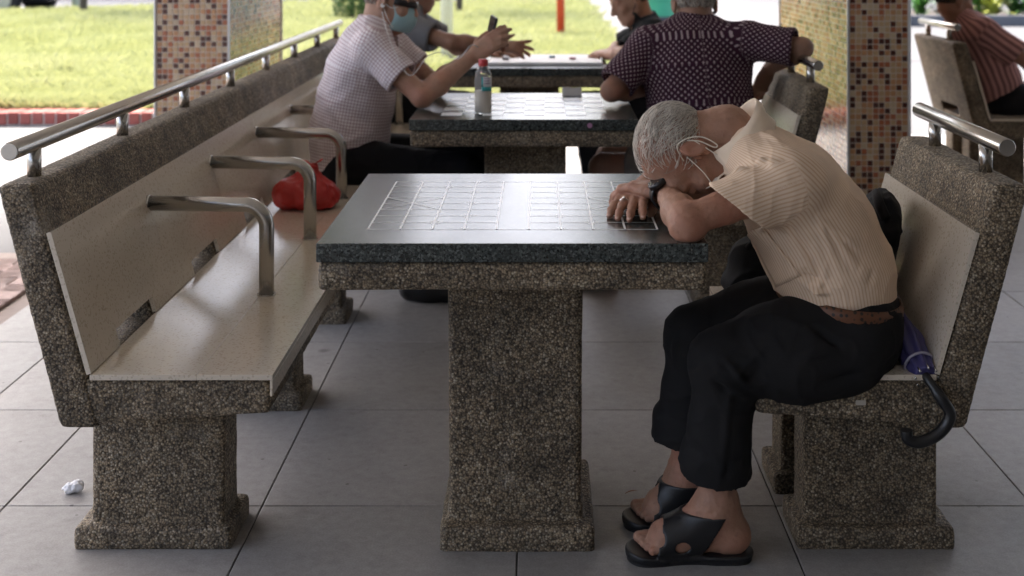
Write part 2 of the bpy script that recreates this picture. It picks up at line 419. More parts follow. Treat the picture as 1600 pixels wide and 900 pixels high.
for j in range(-15, 10):
    y = Y0+j*TY; d = min(TY, 8.62-y)
    for i in range(0, 17):
        x = X0+i*TX
        if x > 8.0: continue
        seen = -2 <= j <= 8 and abs(x)/max(y, .1) < .6 and x < 5
        if seen: link("floor_tile", tm, None, fl, (x, y, 0))
        else: add_rest(x, y, TX, d)
    if -2 <= j <= 8: link("floor_tile", te, None, fl, (-1.535, y, 0)); link("border_tile", tb, None, fl, (-1.815, y, 0))
    else: add_rest(-1.535, y, .319, d); add_rest(-1.815, y, .28, d)
tag(link("tile_field", mesh_np("tile_field", rest_v, rest_f, False), FLOOR, fl), kind="stuff")

# pink block paving left of the floor
PAVER = NT("pink_paver"); _o = PAVER.n("ObjectInfo").outputs["Random"]
PAVER.base(PAVER.mix(1, PAVER.ramp(_o, [(0, (.34, .25, .23)), (.5, (.43, .33, .30)), (1, (.37, .30, .28))]), PAVER.ramp(PAVER.noise(30, 5), [(.3, (.8, .8, .8)), (.7, (1.1, 1.1, 1.1))]), 'MULTIPLY')).p(Roughness=.85); PAVER = PAVER.m
pv = sheet("paving", -3.6, -1.818, 2.2, 5.35, -.008, simple("sandy_joint", (.25, .21, .19), .9)); tag(pv, "pink block paving beside the tiled floor")
pm = box_mesh("paver", (.002, .002, -.01), (.198, .098, .006), .003, 1); pm.materials.append(PAVER)
pm2 = box_mesh("paver", (.002, .002, -.01), (.098, .198, .006), .003, 1); pm2.materials.append(PAVER)
for a in range(-2, 40):                     # herringbone
    for b in range(-20, 20):
        bx, by = -3.4+a*.1+b*.1, 2.2+a*.1-b*.1
        if -2.75 < bx and bx+.2 < -1.82 and 3.3 < by < 5.2 : link("paver", pm, None, pv, (bx, by, 0))
        bx2, by2 = bx+.2, by
        if -2.75 < bx2 and bx2+.1 < -1.82 and 3.3 < by2 < 5.1: link("paver", pm2, None, pv, (bx2, by2, 0))

# brick kerb
BRICK = NT("red_brick"); _o = BRICK.n("ObjectInfo").outputs["Random"]
BRICK.base(BRICK.mix(1, BRICK.ramp(_o, [(0, (.27, .072, .058)), (.5, (.34, .10, .082)), (1, (.30, .115, .10))]), BRICK.ramp(BRICK.noise(25, 5), [(.3, (.78, .78, .78)), (.7, (1.15, 1.15, 1.15))]), 'MULTIPLY')).p(Roughness=.85); BRICK = BRICK.m
MORT = simple("pale_mortar", (.50, .45, .42), .9, .1, 40)
kb = empty("brick_kerb", (-3, 9.25, 0)); tag(kb, "low red brick kerb along the front edge of the lawn", "kerb")
box("mortar_bed", (-7.5, 9.115, -.012), (.96, 9.335, .078), MORT, kb)
bkm = box_mesh("brick", (.006, 9.105, 0.0), (.080, 9.345, .086), .006, 2); bkm.materials.append(BRICK)
for i in range(98): link("brick", bkm, None, kb, (-7.5+i*.0862, random.uniform(-.004, .004), random.uniform(-.003, .003)))

# lawn
LAWN = NT("lawn_soil"); LAWN.base(LAWN.mix(LAWN.noise(3, 6), (.18, .205, .075), (.30, .31, .13))).p(Roughness=.95); LAWN = LAWN.m
def lawn_z(x, y): return .05+.012*np.sin(x*1.3)*np.cos(y*.8)+.004*(y-9.3)
def lawn_end(x): return np.clip(21.7+(x+9)*.9, 21.7, 25.4)
gx, gy = np.meshgrid(np.linspace(-26, .95, 55), np.linspace(0, 1, 40)); gy = 9.33+gy*(lawn_end(gx)-9.33); gz = lawn_z(gx, gy)
lv = np.stack([gx.ravel(), gy.ravel(), gz.ravel()], 1); nx = 55
lf = [(j*nx+i, j*nx+i+1, (j+1)*nx+i+1, (j+1)*nx+i) for j in range(39) for i in range(nx-1)]
tag(link("lawn", mesh_np("lawn", lv, lf), LAWN), "bright green lawn behind the brick kerb", kind="structure")
GRASSM = NT("grass_blade"); _a = GRASSM.n("Attribute", attribute_name="shade").outputs["Fac"]
GRASSM.base(GRASSM.ramp(_a, [(0, (.19, .22, .07)), (.45, (.35, .385, .195)), (.8, (.47, .48, .28)), (1, (.56, .52, .35))])).p(Roughness=.6, Subsurface_Weight=0.0)
_tr = GRASSM.n("BsdfTranslucent", Color=(.44, .46, .20, 1)); _mx = GRASSM.n("MixShader", Fac=.35)
GRASSM.t.links.new(GRASSM.b.outputs[0], _mx.inputs[1]); GRASSM.t.links.new(_tr.outputs[0], _mx.inputs[2]); GRASSM.t.links.new(_mx.outputs[0], GRASSM.out.inputs[0]); GRASSM = GRASSM.m
NB = 150000
gyv = 9.36+(RNG.random(NB)**1.5)*15.6; half = np.minimum(gyv*.47, 11); gxv = np.minimum(-half+(half+.93)*RNG.random(NB), .93); _k = gyv < lawn_end(gxv)-.03; gxv, gyv = gxv[_k], gyv[_k]; NB = len(gxv)
pat = noise(np.stack([gxv, gyv, 0*gxv], 1), 1.7)+.6*noise(np.stack([gxv, gyv, 0*gxv+3], 1), 5)
hh = (.065+.05*RNG.random(NB))*(1+.35*pat)*(1+.03*(gyv-9)); ang = RNG.random(NB)*6.283; lean = (.25+.75*RNG.random(NB))*hh; wd = .0035+.0004*(gyv-9)
bx, by, bz = gxv, gyv, lawn_z(gxv, gyv)-.004; ca, sa = np.cos(ang), np.sin(ang); pa = RNG.random(NB)*6.283; cw, sw = np.cos(pa)*wd, np.sin(pa)*wd
G5 = np.stack([np.stack([bx-cw, by-sw, bz], 1), np.stack([bx+cw, by+sw, bz], 1), np.stack([bx+cw*.7+ca*lean*.4, by+sw*.7+sa*lean*.4, bz+hh*.65], 1), np.stack([bx+ca*lean, by+sa*lean, bz+hh*.95], 1)], 1).reshape(-1, 3)
gm = mesh_np("grass", G5, np.arange(NB*4).reshape(-1, 4), False)
at_ = gm.attributes.new("shade", 'FLOAT', 'POINT'); at_.data.foreach_set("value", np.repeat(np.clip(.45+.3*pat+.3*(RNG.random(NB)-.5), 0, 1), 4).astype(np.float32))
tag(link("grass", gm, GRASSM), "long uneven grass covering the lawn behind the kerb", "grass", kind="stuff")

# shelter roof (above the frame; it shades the tables)
rf = box("shelter_roof", (-3.5, -9, 2.7), (22, 8.6, 2.95), PLAST); tag(rf, "flat concrete shelter roof over the tables", kind="structure")

rw = box("added_shade_wall", (-2.5, -3.6, 0.004), (22, -3.35, 2.699), simple("grey_wall_paint", (.30, .29, .28), .85, .06, 2)); tag(rw, "unseen grey wall added behind the viewer to hold back light", kind="structure")  # added out of view: blocks light coming from behind the camera
# mosaic piers
def m_mos(name, c): 
    m = NT(name); o = m.n("ObjectInfo").outputs["Random"]
    a = m.mix(m.noise(45, 3), [x*.85 for x in c], [min(1, x*1.12) for x in c]); m.base(a).p(Roughness=.13, Specular_IOR_Level=.55); return m.m
MOS = [m_mos("mosaic_cream", (.52, .37, .22)), m_mos("mosaic_sand", (.50, .275, .135)), m_mos("mosaic_terracotta", (.36, .125, .058)), m_mos("mosaic_brown", (.075, .020, .011)), m_mos("mosaic_pale", (.56, .45, .31))]
MW = [.26, .20, .20, .27, .07]
MGROUT = simple("pale_mosaic_grout", (.62, .57, .50), .8, .08)
TRIM = simple("aluminium_trim", (.62, .63, .64), .35, .05, metallic=.6)
def pier(x0, x1, y0, y1, ncol, label, near_side):
    root = empty("mosaic_pier", ((x0+x1)/2, (y0+y1)/2, 0)); tag(root, label, "pier", "mosaic piers holding the shelter roof")
    box("core", (x0+.004, y0+.004, 0), (x1-.004, y1-.004, 2.7), MGROUT, root)
    p = (x1-x0-.016)/ncol; s = p*.865; fm = []
    for m_ in MOS:
        me = box_mesh("mosaic_tile", (-s/2, 0, -s/2), (s/2, .006, s/2), .0012, 1); me.materials.append(m_); fm.append(me)
    rows = int(2.69/p); rv = [[] for _ in MOS]; rfc = [[] for _ in MOS]
    def pick(prev):
        c = random.choices(range(5), MW)[0]
        return random.choices((0, 1, 4), (.5, .3, .2))[0] if c == 3 and prev in (3, 2) and random.random() < .5 else c
    def quad(ci, pts):
        n = len(rv[ci]); rv[ci].extend(pts); rfc[ci].append((n, n+1, n+2, n+3))
    def flat_tile(ci, c, u, nrm):       # raised tile: top face and four sides
        h = s/2; up = V(0, 0, 1); c = V(*c); base = [c-u*h-up*h, c+u*h-up*h, c+u*h+up*h, c-u*h+up*h]; top = [b+nrm*.0022 for b in base]
        quad(ci, top)
        for i in range(4): j = (i+1) % 4; quad(ci, [base[i], base[j], top[j], top[i]])
    cnt = 0; ymid = y0
    zt = EYE-82*y0/2000
    for r in range(rows):
        z = .006+p*(r+.5); pv_ = -1
        for c in range(ncol):
            ci = pick(pv_); pv_ = ci; x = x0+.008+p*(c+.5)
            if near_side[0] < z < zt and cnt < 300: link("mosaic_tile", fm[ci], None, root, (x, y0+.0018, z)); cnt += 1
            else: flat_tile(ci, (x, y0+.004, z), V(1, 0, 0), V(0, -1, 0))
        nsd = int((y1-y0-.016)/p)
        for c in range(nsd):
            y = y0+.008+p*(c+.5)
            for (sx, nn, uu) in ((x1-.004, 1, V(0, 1, 0)), (x0+.004, -1, V(0, -1, 0))): ci = pick(-1); flat_tile(ci, (sx, y, z), uu, V(nn, 0, 0))
    tv, tf, mi = [], [], []
    for k in range(5):
        n = len(tv); tv += rv[k]; tf += [tuple(i+n for i in f) for f in rfc[k]]; mi += [k]*len(rfc[k])
    me = mesh_np("tile_field", np.array(tv), np.array(tf), False)
    for m_ in MOS: me.materials.append(m_)
    me.polygons.foreach_set("material_index", mi)
    tag(link("tile_field", me, None, root), kind="stuff")
    for (x, y) in ((x0, y0), (x1, y0), (x0, y1), (x1, y1)):
        box("corner_trim", (x-.005, y-.005, .002), (x+.005, y+.005, 2.699), TRIM, root, .002, 1)
    return root
pier(-1.776, -1.434, 5.90, 7.10, 13, "brown and cream mosaic pier behind the long bench, lawn beside it", (.50, 0))
pier(1.347, 1.617, 5.60, 7.20, 10, "shaded brown mosaic pier between the purple shirt and the striped shirt", (.25, 0))

# ================================================================== BENCHES
MIR = -.0545     # the seating is symmetric about this X
def rough(amp=.0022, sc=28): 
    return lambda v: amp*.22*noise(v, sc)+amp*.22*noise(v, sc*2.7)+amp*.55*noise(v, 5)
def mirror_mesh(me):
    n = len(me.vertices); co = np.empty(n*3, np.float32); me.vertices.foreach_get("co", co); co = co.reshape(-1, 3); co[:, 0] = 2*MIR-co[:, 0]
    me.vertices.foreach_set("co", co.ravel()); me.flip_normals(); me.update()
def bench(label, y0, y1, legs, notches, posts, arms, tiles, mirror=False, dx=0.0, group=None, h=.008):
    root = empty("bench", (-.9+dx if not mirror else 2*MIR+.9, y0, 0)); tag(root, label, "bench", group); made = []
    mk = lambda o: (made.append(o), o)[1]
    # backrest with drain openings
    g = Grid((-1.13, y0-.03, .27), (-.84, y1+.03, .83), h)
    g.add(prism([(-1.095, .797), (-1.018, .797), (-.911, .42), (-.880, .305), (-.967, .305)], y0, y1, .014))
    for (a, b) in notches: g.cut(rbox((-1.2, a, .408), (-.80, b, .452), .004), .004)
    mk(sdf_obj("backrest", g, AGG, root, rough()))
    g = Grid((-.965, y0-.03, .28), (-.50, y1+.03, .44), h)
    g.add(prism([(-.925, .4055), (-.5425, .4055), (-.5425, .335), (-.925, .309)], y0+.003, y1-.003, .010))
    mk(sdf_obj("seat_slab", g, AGG, root, rough()))
    for ly in legs:
        g = Grid((-1.01, ly-.03, -.02), (-.61, ly+.21, .36), .006)
        g.add(rbox((-.955, ly+.025, -.01), (-.672, ly+.150, .334), .012)); g.add(rbox((-.985, ly, -.012), (-.652, ly+.18, .050), .011), .005); g.clip((0, 0, 0), (0, 0, -1))
        mk(sdf_obj("leg", g, AGG, root, rough(.0024)))
    # terrazzo on seat and back
    st_ = tiles if len(tiles) < 4 else tiles[::2]+([tiles[-1]] if len(tiles) % 2 == 0 else [])
    for k in range(len(st_)-1):
        a, b = st_[k]+.0006, st_[k+1]-.0006
        mk(box("seat_tile", (-.905, a, .4045), (-.6907, b, .4155), TERR, root, .0004, 1)); mk(box("seat_tile", (-.6903, a, .4045), (-.5375, b, .4155), TERR, root, .0008, 1))
        mk(box("edge_tile", (-.5428, a, .372), (-.5375, b, .4040), TERR, root, .001, 1))
    for k in range(len(tiles)-1):
        a, b = tiles[k]+.0006, tiles[k+1]-.0006
        nt = [n_ for n_ in notches if n_[0] >= a-.01 and n_[1] <= b+.01]
        ys = [a, b] if not nt else [a, nt[0][0], nt[0][1], b]
        # leaning panel, 8 mm thick, with the opening left out at its foot
        def pt(t, y, o): # t: 0 at the seat, 1 at the top; o: proud of the aggregate
            return (-.9075+(-.9885+.9075)*t+o*.96, y, .4165+(.7010-.4165)*t+o*.27)
        tn = (.452-.4165)/(.7010-.4165); vs_, fs = [], []
        def slab(y_0, y_1, t0, t1):
            n = len(vs_)
            for o in (-.004, .006):
                for (t, y) in ((t0, y_0), (t0, y_1), (t1, y_1), (t1, y_0)): vs_.append(pt(t, y, o))
            fs.extend([(n+4, n+5, n+6, n+7), (n+3, n+2, n+1, n), (n, n+1, n+5, n+4), (n+1, n+2, n+6, n+5), (n+2, n+3, n+7, n+6), (n+3, n, n+4, n+7)])
        if nt: slab(ys[0], ys[1], 0, tn); slab(ys[2], ys[3], 0, tn); slab(a, b, tn, 1)
        else: slab(a, b, 0, 1)
        me = mesh_np("back_panel", vs_, fs, False); mk(link("back_panel", me, TERR, root))
    # rail
    xr, zr = -1.058, .867
    rl = mk(tube("handrail", [(xr, posts[0]-.127, zr), (xr, posts[0]-.124, zr)] + [(xr, posts[-1]+.124, zr), (xr, posts[-1]+.127, zr)], [.0165, .0185, .0185, .0165], STEEL, root, 24))
    for py_ in posts: mk(tube("rail_post", [(xr, py_, .790), (xr, py_, .858)], .0145, STEEL, root, 18))
    for ay in arms:
        z = .637; mk(tube("armrest", bend((-.966, ay, z+.004), (-.676, ay, z), (-.676, ay, .4150), .055, 8), .0185, STEEL, root, 18))
        mk(tube("flange", [(-.971, ay, z), (-.963, ay, z)], .024, STEEL, root, 18)); mk(tube("flange", [(-.676, ay, .4150), (-.676, ay, .4185)], .023, STEEL, root, 18))
    for o in made:
        if mirror: mirror_mesh(o.data)
        elif dx: 
            o.location.x = dx
    return root
LB0 = 2.570
bench("long pebble aggregate bench with steel armrests and terrazzo seat on the left", LB0, 6.75,
      [2.698, 3.50, 4.30, 5.10, 5.90, 6.54], [(2.75+.594*k, 3.01+.594*k) for k in range(7) if 3.01+.594*k < 6.7], [2.677+.565*k for k in range(8)], [3.163+.597*k for k in range(6)],
      [2.570, 3.163, 3.760, 4.357, 4.954, 5.551, 6.148, 6.75], h=.008)
SG = "short benches with a steel rail on the backrest"
SL = [("short bench under the man in the cream shirt", 2.570), ("short bench behind the sleeping man, purple shirted man sits on it", 4.335), ("short bench beside the far table, under the man in black", 6.10)]
for lb, y in SL:
    bench(lb, y, y+.67, [y+.128, y+.40], [(y+.2, y+.46)], [y+.157, y+.507], [], [y, y+.67], True, 0, SG, .006 if y < 3 else .009)
bench("short bench at the right edge, seen from behind, striped shirt on it", 6.34, 7.01, [6.47, 6.74], [(6.54, 6.80)], [6.497, 6.847], [], [6.34, 7.01], False, 3.135, SG, .009)

# ================================================================== TABLES
def table_mesh_parts(yc):
    out = []
    x0, x1, y0, y1 = MIR-.3825, MIR+.3825, yc-.3825, yc+.3825
    out.append(("table_top", box_mesh("table_top", (x0, y0, .6605), (x1, y1, .6975), .0028, 2), GRAN))
    g = Grid((x0-.02, y0-.02, .58), (x1+.02, y1+.02, .68), .007); g.add(rbox((x0+.003, y0+.004, .604), (x1-.003, y1-.004, .6595), .006))
    v, q = g.nets(); v = relax(v, q, 1); nn = vnormals(v, q); v = v+nn*rough(.0016)(v)[:, None]; v[:, 2] = np.minimum(v[:, 2], .6602)
    out.append(("apron", mesh_np("apron", v, q), AGG))
    g = Grid((MIR-.21, yc-.23, -.02), (MIR+.21, yc+.23, .62), .006)
    g.add(rbox((MIR-.143, yc-.150, -.01), (MIR+.146, yc+.150, .607), .014)); g.add(rbox((MIR-.158, yc-.185, -.012), (MIR+.170, yc+.185, .055), .011), .005); g.clip((0, 0, 0), (0, 0, -1))
    v, q = g.nets(); v = relax(v, q, 1); tp = 1-.03*(1-v[:, 2]/.607)*(v[:, 2] > .09); v[:, 0] = MIR+(v[:, 0]-MIR)*tp
    v = v+vnormals(v, q)*rough(.0026)(v)[:, None]; out.append(("pedestal", mesh_np("pedestal", v, q), AGG))
    return out
TY1, TY2, TY3 = 2.874, 4.645, 6.42
TL = ["near stone table with white line chess grid, the cream shirted man sleeps on it", "middle stone table with a white and grey checkerboard and the bottle", "far stone table with a white board on its top"]
base = table_mesh_parts(0.0); TROOT = []
for yc, lb in zip((TY1, TY2, TY3), TL):
    r = empty("stone_table", (MIR, yc, 0)); tag(r, lb, "table", "stone game tables in a row"); TROOT.append(r)
    for nm, me, mt in base:
        o = link(nm, me, mt, r); o.matrix_parent_inverse = Matrix(); o.location = (-MIR, 0, 0)
# inlaid xiangqi lines on the near table
ZT = .6975; bxs = [-.352+.0657*i for i in range(10)]; bys = [2.6155+.0657*i for i in range(9)]
lv, lf = [], []
def strip(a, b, w, z):
    a, b = V(*a), V(*b); d = unit(b-a); n = V(-d[1], d[0])*w/2; i = len(lv)
    for p_ in (a-n, b-n, b+n, a+n): lv.append((p_[0], p_[1], z))
    lf.append((i, i+1, i+2, i+3))
Wl = .0033
for k, x in enumerate(bxs): strip((x, bys[0]-Wl/2), (x, bys[-1]+Wl/2), Wl+.0008, ZT+.0010)
for k, y in enumerate(bys):
    if k in (0, 8): strip((bxs[0], y), (bxs[-1], y), Wl, ZT+.0006)
    else: strip((bxs[0], y), (bxs[4], y), Wl, ZT+.0006); strip((bxs[5], y), (bxs[9], y), Wl, ZT+.0006)
for (i0, i1) in ((0, 2), (7, 9)):
    strip((bxs[i0], bys[3]), (bxs[i1], bys[5]), .003, ZT+.0008); strip((bxs[i0], bys[5]), (bxs[i1], bys[3]), .003, ZT+.0012)
for (ix, iys) in ((2, (1, 7)), (7, (1, 7)), (3, (0, 2, 4, 6, 8)), (6, (0, 2, 4, 6, 8))):
    for iy in iys:
        for sx in (-1, 1):
            for sy in (-1, 1):
                if (iy == 0 and sy < 0) or (iy == 8 and sy > 0): continue
                cx, cy = bxs[ix]+sx*.006, bys[iy]+sy*.006
                strip((cx, cy), (cx+sx*.010, cy), .0022, ZT+.0005); strip((cx, cy), (cx, cy+sy*.010), .0022, ZT+.0007)
link("chess_grid_inlay", mesh_np("chess_grid_inlay", lv, lf, False), INLAY, TROOT[0])
# checkerboard on the middle table
sq = box_mesh("light_square", (0, 0, -.002), (.0705, .0705, .0012), .0004, 1); sq.materials.append(INLAY)
for i in range(8):
    for j in range(8):
        if (i+j) % 2 == 0: link("light_square", sq, None, TROOT[1], (MIR-.284+.071*i, 4.36+.071*j, ZT))
st = tube("sticker", [(.165, 4.2605, .678), (.165, 4.2590, .678)], .0085, simple("mauve_sticker", (.36, .17, .30), .5), TROOT[1], 20); st["label"] = "round mauve sticker on the table edge"
# white folding board on the far table
brd = empty("game_board", (-.05, 6.35, ZT)); tag(brd, "white folded game board lying on the far table", "board")
box("board", (-.25, 6.16, ZT+.001), (.30, 6.62, ZT+.016), simple("white_board", (.74, .74, .73), .55, .04), brd, .003)
for i, (a, b) in enumerate(((-.17, 6.3), (.06, 6.42), (.16, 6.33))):
    t = tube("game_piece", [(a, b, ZT+.017), (a, b, ZT+.026)], .016, simple("piece_%d" % i, [(.05, .05, .06), (.06, .2, .3), (.3, .05, .06)][i % 3], .4), None, 18)
    tag(t, ["dark game piece on the white board of the far table", "blue game piece on the white board of the far table", "red game piece on the white board of the far table"][i], "game piece", "pieces on the white board")

# ================================================================== PEOPLE
def put_head(g, o, f, u, s=1.0, k=.012):
    """cranium, face, jaw, nose, brows, lips, ears; o centre at ear height, f facing, u up"""
    o = V(*o); f = unit(f); u = unit(V(*u)-f*np.dot(u, f)); l = np.cross(u, f)      # l = the head's own left
    R = np.array([l, f, u]); at = lambda a, b, c: o+s*(l*a+f*b+u*c)
    E_ = lambda a, b, c, r, kk=k: g.add(ell(at(a, b, c), np.array(r)*s, R), kk)
    E_(0, -.014, .036, (.073, .093, .080)); E_(0, .028, -.030, (.060, .064, .080), .03)
    E_(0, .052, -.082, (.030, .030, .024), .03); E_(0, .062, .045, (.055, .030, .035), .02)
    for sg in (-1, 1):
        g.add(cap(at(sg*.052, -.006, -.050), at(sg*.022, .062, -.088), .016*s, .014*s), .025*s)       # jaw
        E_(sg*.043, .060, -.018, (.022, .022, .020), .018)                                             # cheek
        g.add(cap(at(sg*.012, .088, .028), at(sg*.046, .074, .026), .0095*s, .008*s), .012)            # brow
        g.cut(ell(at(sg*.031, .096, .010), V(.019, .016, .012)*s, R), .012); E_(sg*.031, .077, .010, (.0135, .0125, .0115), .003)
        E_(sg*.012, .100, -.026, (.009, .010, .008), .008)                                             # nostril wing
        ex = at(sg*.074, -.012, -.002)
        er = np.array([unit(l*sg*.9-f*.35), unit(f*.93+l*sg*.36-u*.12), unit(u+f*.12)])
        g.add(ell(ex+er[0]*.007*s, V(.0085, .019, .032)*s, er), .006); g.cut(ell(ex+er[0]*.017*s+er[1]*.003, V(.007, .011, .021)*s, er), .004)
        E_(sg*.076, -.004, -.028, (.006, .009, .010), .004)
        g.add(cap(at(sg*.073, .006, -.004), at(sg*.076, .006, -.014), .005*s), .004)
    g.add(cap(at(0, .088, .018), at(0, .108, -.022), .008*s, .0125*s), .012)
    E_(0, .085, -.051, (.024, .010, .006), .006); E_(0, .084, -.061, (.021, .010, .007), .004)
    return at, R

def fingers_of(w, d, n, right=True, s=1.0, curl=(.5, .5, .5, .5), thumb=.6, spread=.12):
    """phalanx chains of a hand: wrist w, pointing d, back-of-hand normal n"""
    w, d = V(*w), unit(d); n = unit(V(*n)-d*np.dot(n, d)); t = np.cross(n, d) if right else np.cross(d, n); out = []
    base = ((.090, .029), (.094, .010), (.089, -.010), (.080, -.028)); ln = ((.041, .026, .020), (.046, .029, .021), (.042, .027, .020), (.032, .021, .018))
    for i in range(4):
        p0 = w+s*(d*base[i][0]+t*base[i][1]); a = 0; pts = [w+s*(d*.012+t*base[i][1]*.55), p0]; lat = t*(spread*(1.5-i)/1.5)
        for j, wgt in enumerate((.7, 1.0, .7)):
            a += curl[i]*wgt; dd = unit(unit(d+lat)*math.cos(a)-n*math.sin(a)); pts.append(pts[-1]+dd*ln[i][j]*s)
        out.append(pts)
    q = w+s*(d*.022+t*.022-n*.006); d1 = unit(d*.62+t*(.75-.4*thumb)-n*.30*thumb); p1 = q+d1*.042*s; d2 = unit(d*(.8+.1*thumb)+t*(.45-.6*thumb)-n*.35*thumb); p2 = p1+d2*.031*s; p3 = p2+unit(d2+d*.2-n*.2*thumb)*.024*s
    out.append([w+s*(d*.008+t*.012), q, p1, p2, p3]); return out, t, n
def put_hand(g, w, d, n, right=True, s=1.0, k=.007, **kw):
    ch, t, n = fingers_of(w, d, n, right, s, **{a_: b_ for a_, b_ in kw.items() if a_ != 'fat'}); w, d = V(*w), unit(d)
    R = np.array([d, t, n]); g.add(ell(w+s*(d*.050-n*.004), V(.052, .040, .0155)*s, R), .014)
    for i, pts in enumerate(ch):
        fat = kw.get('fat', 1.0); rr = tuple(fat*q_ for q_ in (.0135, .0105, .0092, .0086, .0072)) if i < 4 else (.014, .0155, .0115, .0100, .0080)
        for j in range(len(pts)-1):
            g.add(cap(pts[j], pts[j+1], rr[j]*s, rr[j+1]*s), .010 if j == 0 else k*.6)
            if i < 4 and j >= 1: g.add(ell(pts[j], V(1.10, 1.10, 1.10)*rr[j]*s), k*.6)        # knuckle
    return ch, t, n
def put_arm(g, sh, el, wr, s=1.0):
    sh, el, wr = V(*sh), V(*el), V(*wr)
    g.add(cap(sh, el, .047*s, .036*s), .01); m = el+(wr-el)*.3
    g.add(cap(el, m, .036*s, .039*s), .02); g.add(cap(m, wr, .039*s, .025*s), .02); g.add(ell(el, V(.038, .038, .038)*s), .01)
def put_foot(g, ank, heel, ball, toes, s=1.0):
    g.add(cap(ank, heel, .036*s, .034*s), .03); g.add(cap(heel, ball, .032*s, .032*s), .03); g.add(cap(ank, ball, .034*s, .024*s), .04)
    for p_, r in toes: g.add(cap(p_[0], p_[1], r*1.05*s, r*s), .003)

def chain_coords(chains):
    """fabric coordinates: x across (around the limb), y along, measured in metres"""
    def fn(v):
        best = np.full(len(v), 1e9); out = np.zeros((len(v), 3))
        for ci, (pts, u, rad) in enumerate(chains):
            acc = 0.0
            for i in range(len(pts)-1):
                a, b = V(*pts[i]), V(*pts[i+1]); ab = b-a; L = np.linalg.norm(ab); w = ab/L; uu = unit(V(*u)-w*np.dot(u, w)); vv = np.cross(w, uu)
                t = (v-a)@w; tc = np.clip(t, 0, L) if 0 < i < len(pts)-2 else (np.minimum(t, L) if i == 0 and len(pts) > 2 else (np.maximum(t, 0) if i == len(pts)-2 and len(pts) > 2 else t))
                q = v-a-tc[:, None]*w; du, dv = q@uu, q@vv; d = np.sqrt((du/rad[0])**2+(dv/rad[1])**2)+np.maximum(-t, 0)*(30 if ci else 4)+np.maximum(t-L, 0)*4+(.06 if ci else 0)
                m = d < best; best[m] = d[m]
                th = np.arctan2(du/rad[0], dv/rad[1]); out[m, 0] = (th*(rad[0]+rad[1])/2)[m]; out[m, 1] = (acc+tc)[m]; out[m, 2] = ci
                acc += L
        return out
    return fn
def folds(lst, base=.0012, sc=14):
    """soft cloth folds: ridges along given segments plus fine unevenness"""
    def fn(v):
        w1 = v+.02*np.stack([noise(v, 9), noise(v+5, 9), noise(v+9, 9)], 1)
        d = base*noise(v, sc)+base*.6*noise(v, sc*2.3)+base*1.3*((1-np.abs(noise(w1*np.array([1, .6, 1.5]), sc*.9)))**5-.25)+base*.8*((1-np.abs(noise(w1*np.array([1.4, .7, 1])+3, sc*1.7)))**5-.25)
        for (a, b, w, amp) in lst:
            a, b = V(*a), V(*b); ab = b-a; t = np.clip(((v-a)@ab)/(ab@ab), 0, 1); r2 = ((v-a-t[:, None]*ab)**2).sum(1)
            d = d+amp*np.exp(-r2/w**2)*(.35+.65*np.sin(math.pi*np.clip(t, .02, .98)))
        return d
    return fn

def person_root(label, loc): 
    r = empty("person", loc); tag(r, label, "person"); return r
def hair_strands(name, at, R, o, s, keep, count, length, flow, mats, parent, rad=.0006, lift=.004, seed=1):
    """strands lying along the skull; keep(l,f,u) tells where hair grows, flow(l,f,u) its combing direction in head axes"""
    rng = np.random.default_rng(seed); pts = []
    d = rng.normal(size=(count*6, 3)); d /= np.linalg.norm(d, axis=1, keepdims=True)
    rad3 = np.array([.0745, .0945, .0815]); c0 = np.array([0, -.014, .036]); loc = c0+d*rad3
    m = keep(loc[:, 0], loc[:, 1], loc[:, 2], rng.random(len(loc))); loc = loc[m][:count]; n = len(loc); NS = 6
    L = length*(.6+.7*rng.random(n)); P_ = [loc]; cur = loc.copy(); jit = rng.normal(size=(n, 3))*.55
    clump = np.stack([noise(loc, 55), noise(loc+7, 55), noise(loc+13, 55)], 1)*.7
    for i in range(1, NS):
        fl = flow(cur[:, 0], cur[:, 1], cur[:, 2]); fl = fl/np.linalg.norm(fl, axis=1, keepdims=True)+jit*.55+clump
        nr = (cur-c0)/rad3**2; nr /= np.linalg.norm(nr, axis=1, keepdims=True); fl -= nr*(fl*nr).sum(1, keepdims=True); fl /= np.linalg.norm(fl, axis=1, keepdims=True)+1e-9
        cur = cur+fl*(L/NS)[:, None]; q = (cur-c0)/rad3; rr = np.linalg.norm(q, axis=1, keepdims=True)
        cur = c0+q/rr*(1+(lift/.08)*(.45+.8*i/NS+.35*rng.random((n, 1))*i/NS))*rad3; P_.append(cur.copy())
    P_ = np.stack(P_, 1)
    W = o+s*(P_ @ np.array([R[0], R[1], R[2]]))
    T = np.gradient(W, axis=1); T /= np.linalg.norm(T, axis=2, keepdims=True)+1e-9
    A = np.cross(T, R[2]+.01); A /= np.linalg.norm(A, axis=2, keepdims=True)+1e-9; B = np.cross(T, A)
    prof = np.array([1, 1, .95, .8, .55, .15])*rad; ring = []
    for j in range(3):
        t = 2*math.pi*j/3; ring.append(W+(A*math.cos(t)+B*math.sin(t))*prof[None, :, None])
    Vv = np.stack(ring, 2).reshape(-1, 3); idx = np.arange(n*NS*3).reshape(n, NS, 3); q = []
    for j in range(3):
        k = (j+1) % 3; q.append(np.stack([idx[:, :-1, j], idx[:, :-1, k], idx[:, 1:, k], idx[:, 1:, j]], -1).reshape(-1, 4))
    q = np.concatenate(q); me = mesh_np(name, Vv, q)
    for m_ in mats: me.materials.append(m_)
    if len(mats) > 1:
        which = rng.integers(0, len(mats), n); me.polygons.foreach_set("material_index", np.tile(np.repeat(which, NS-1), 3).astype(np.int32))
    return link(name, me, None, parent)

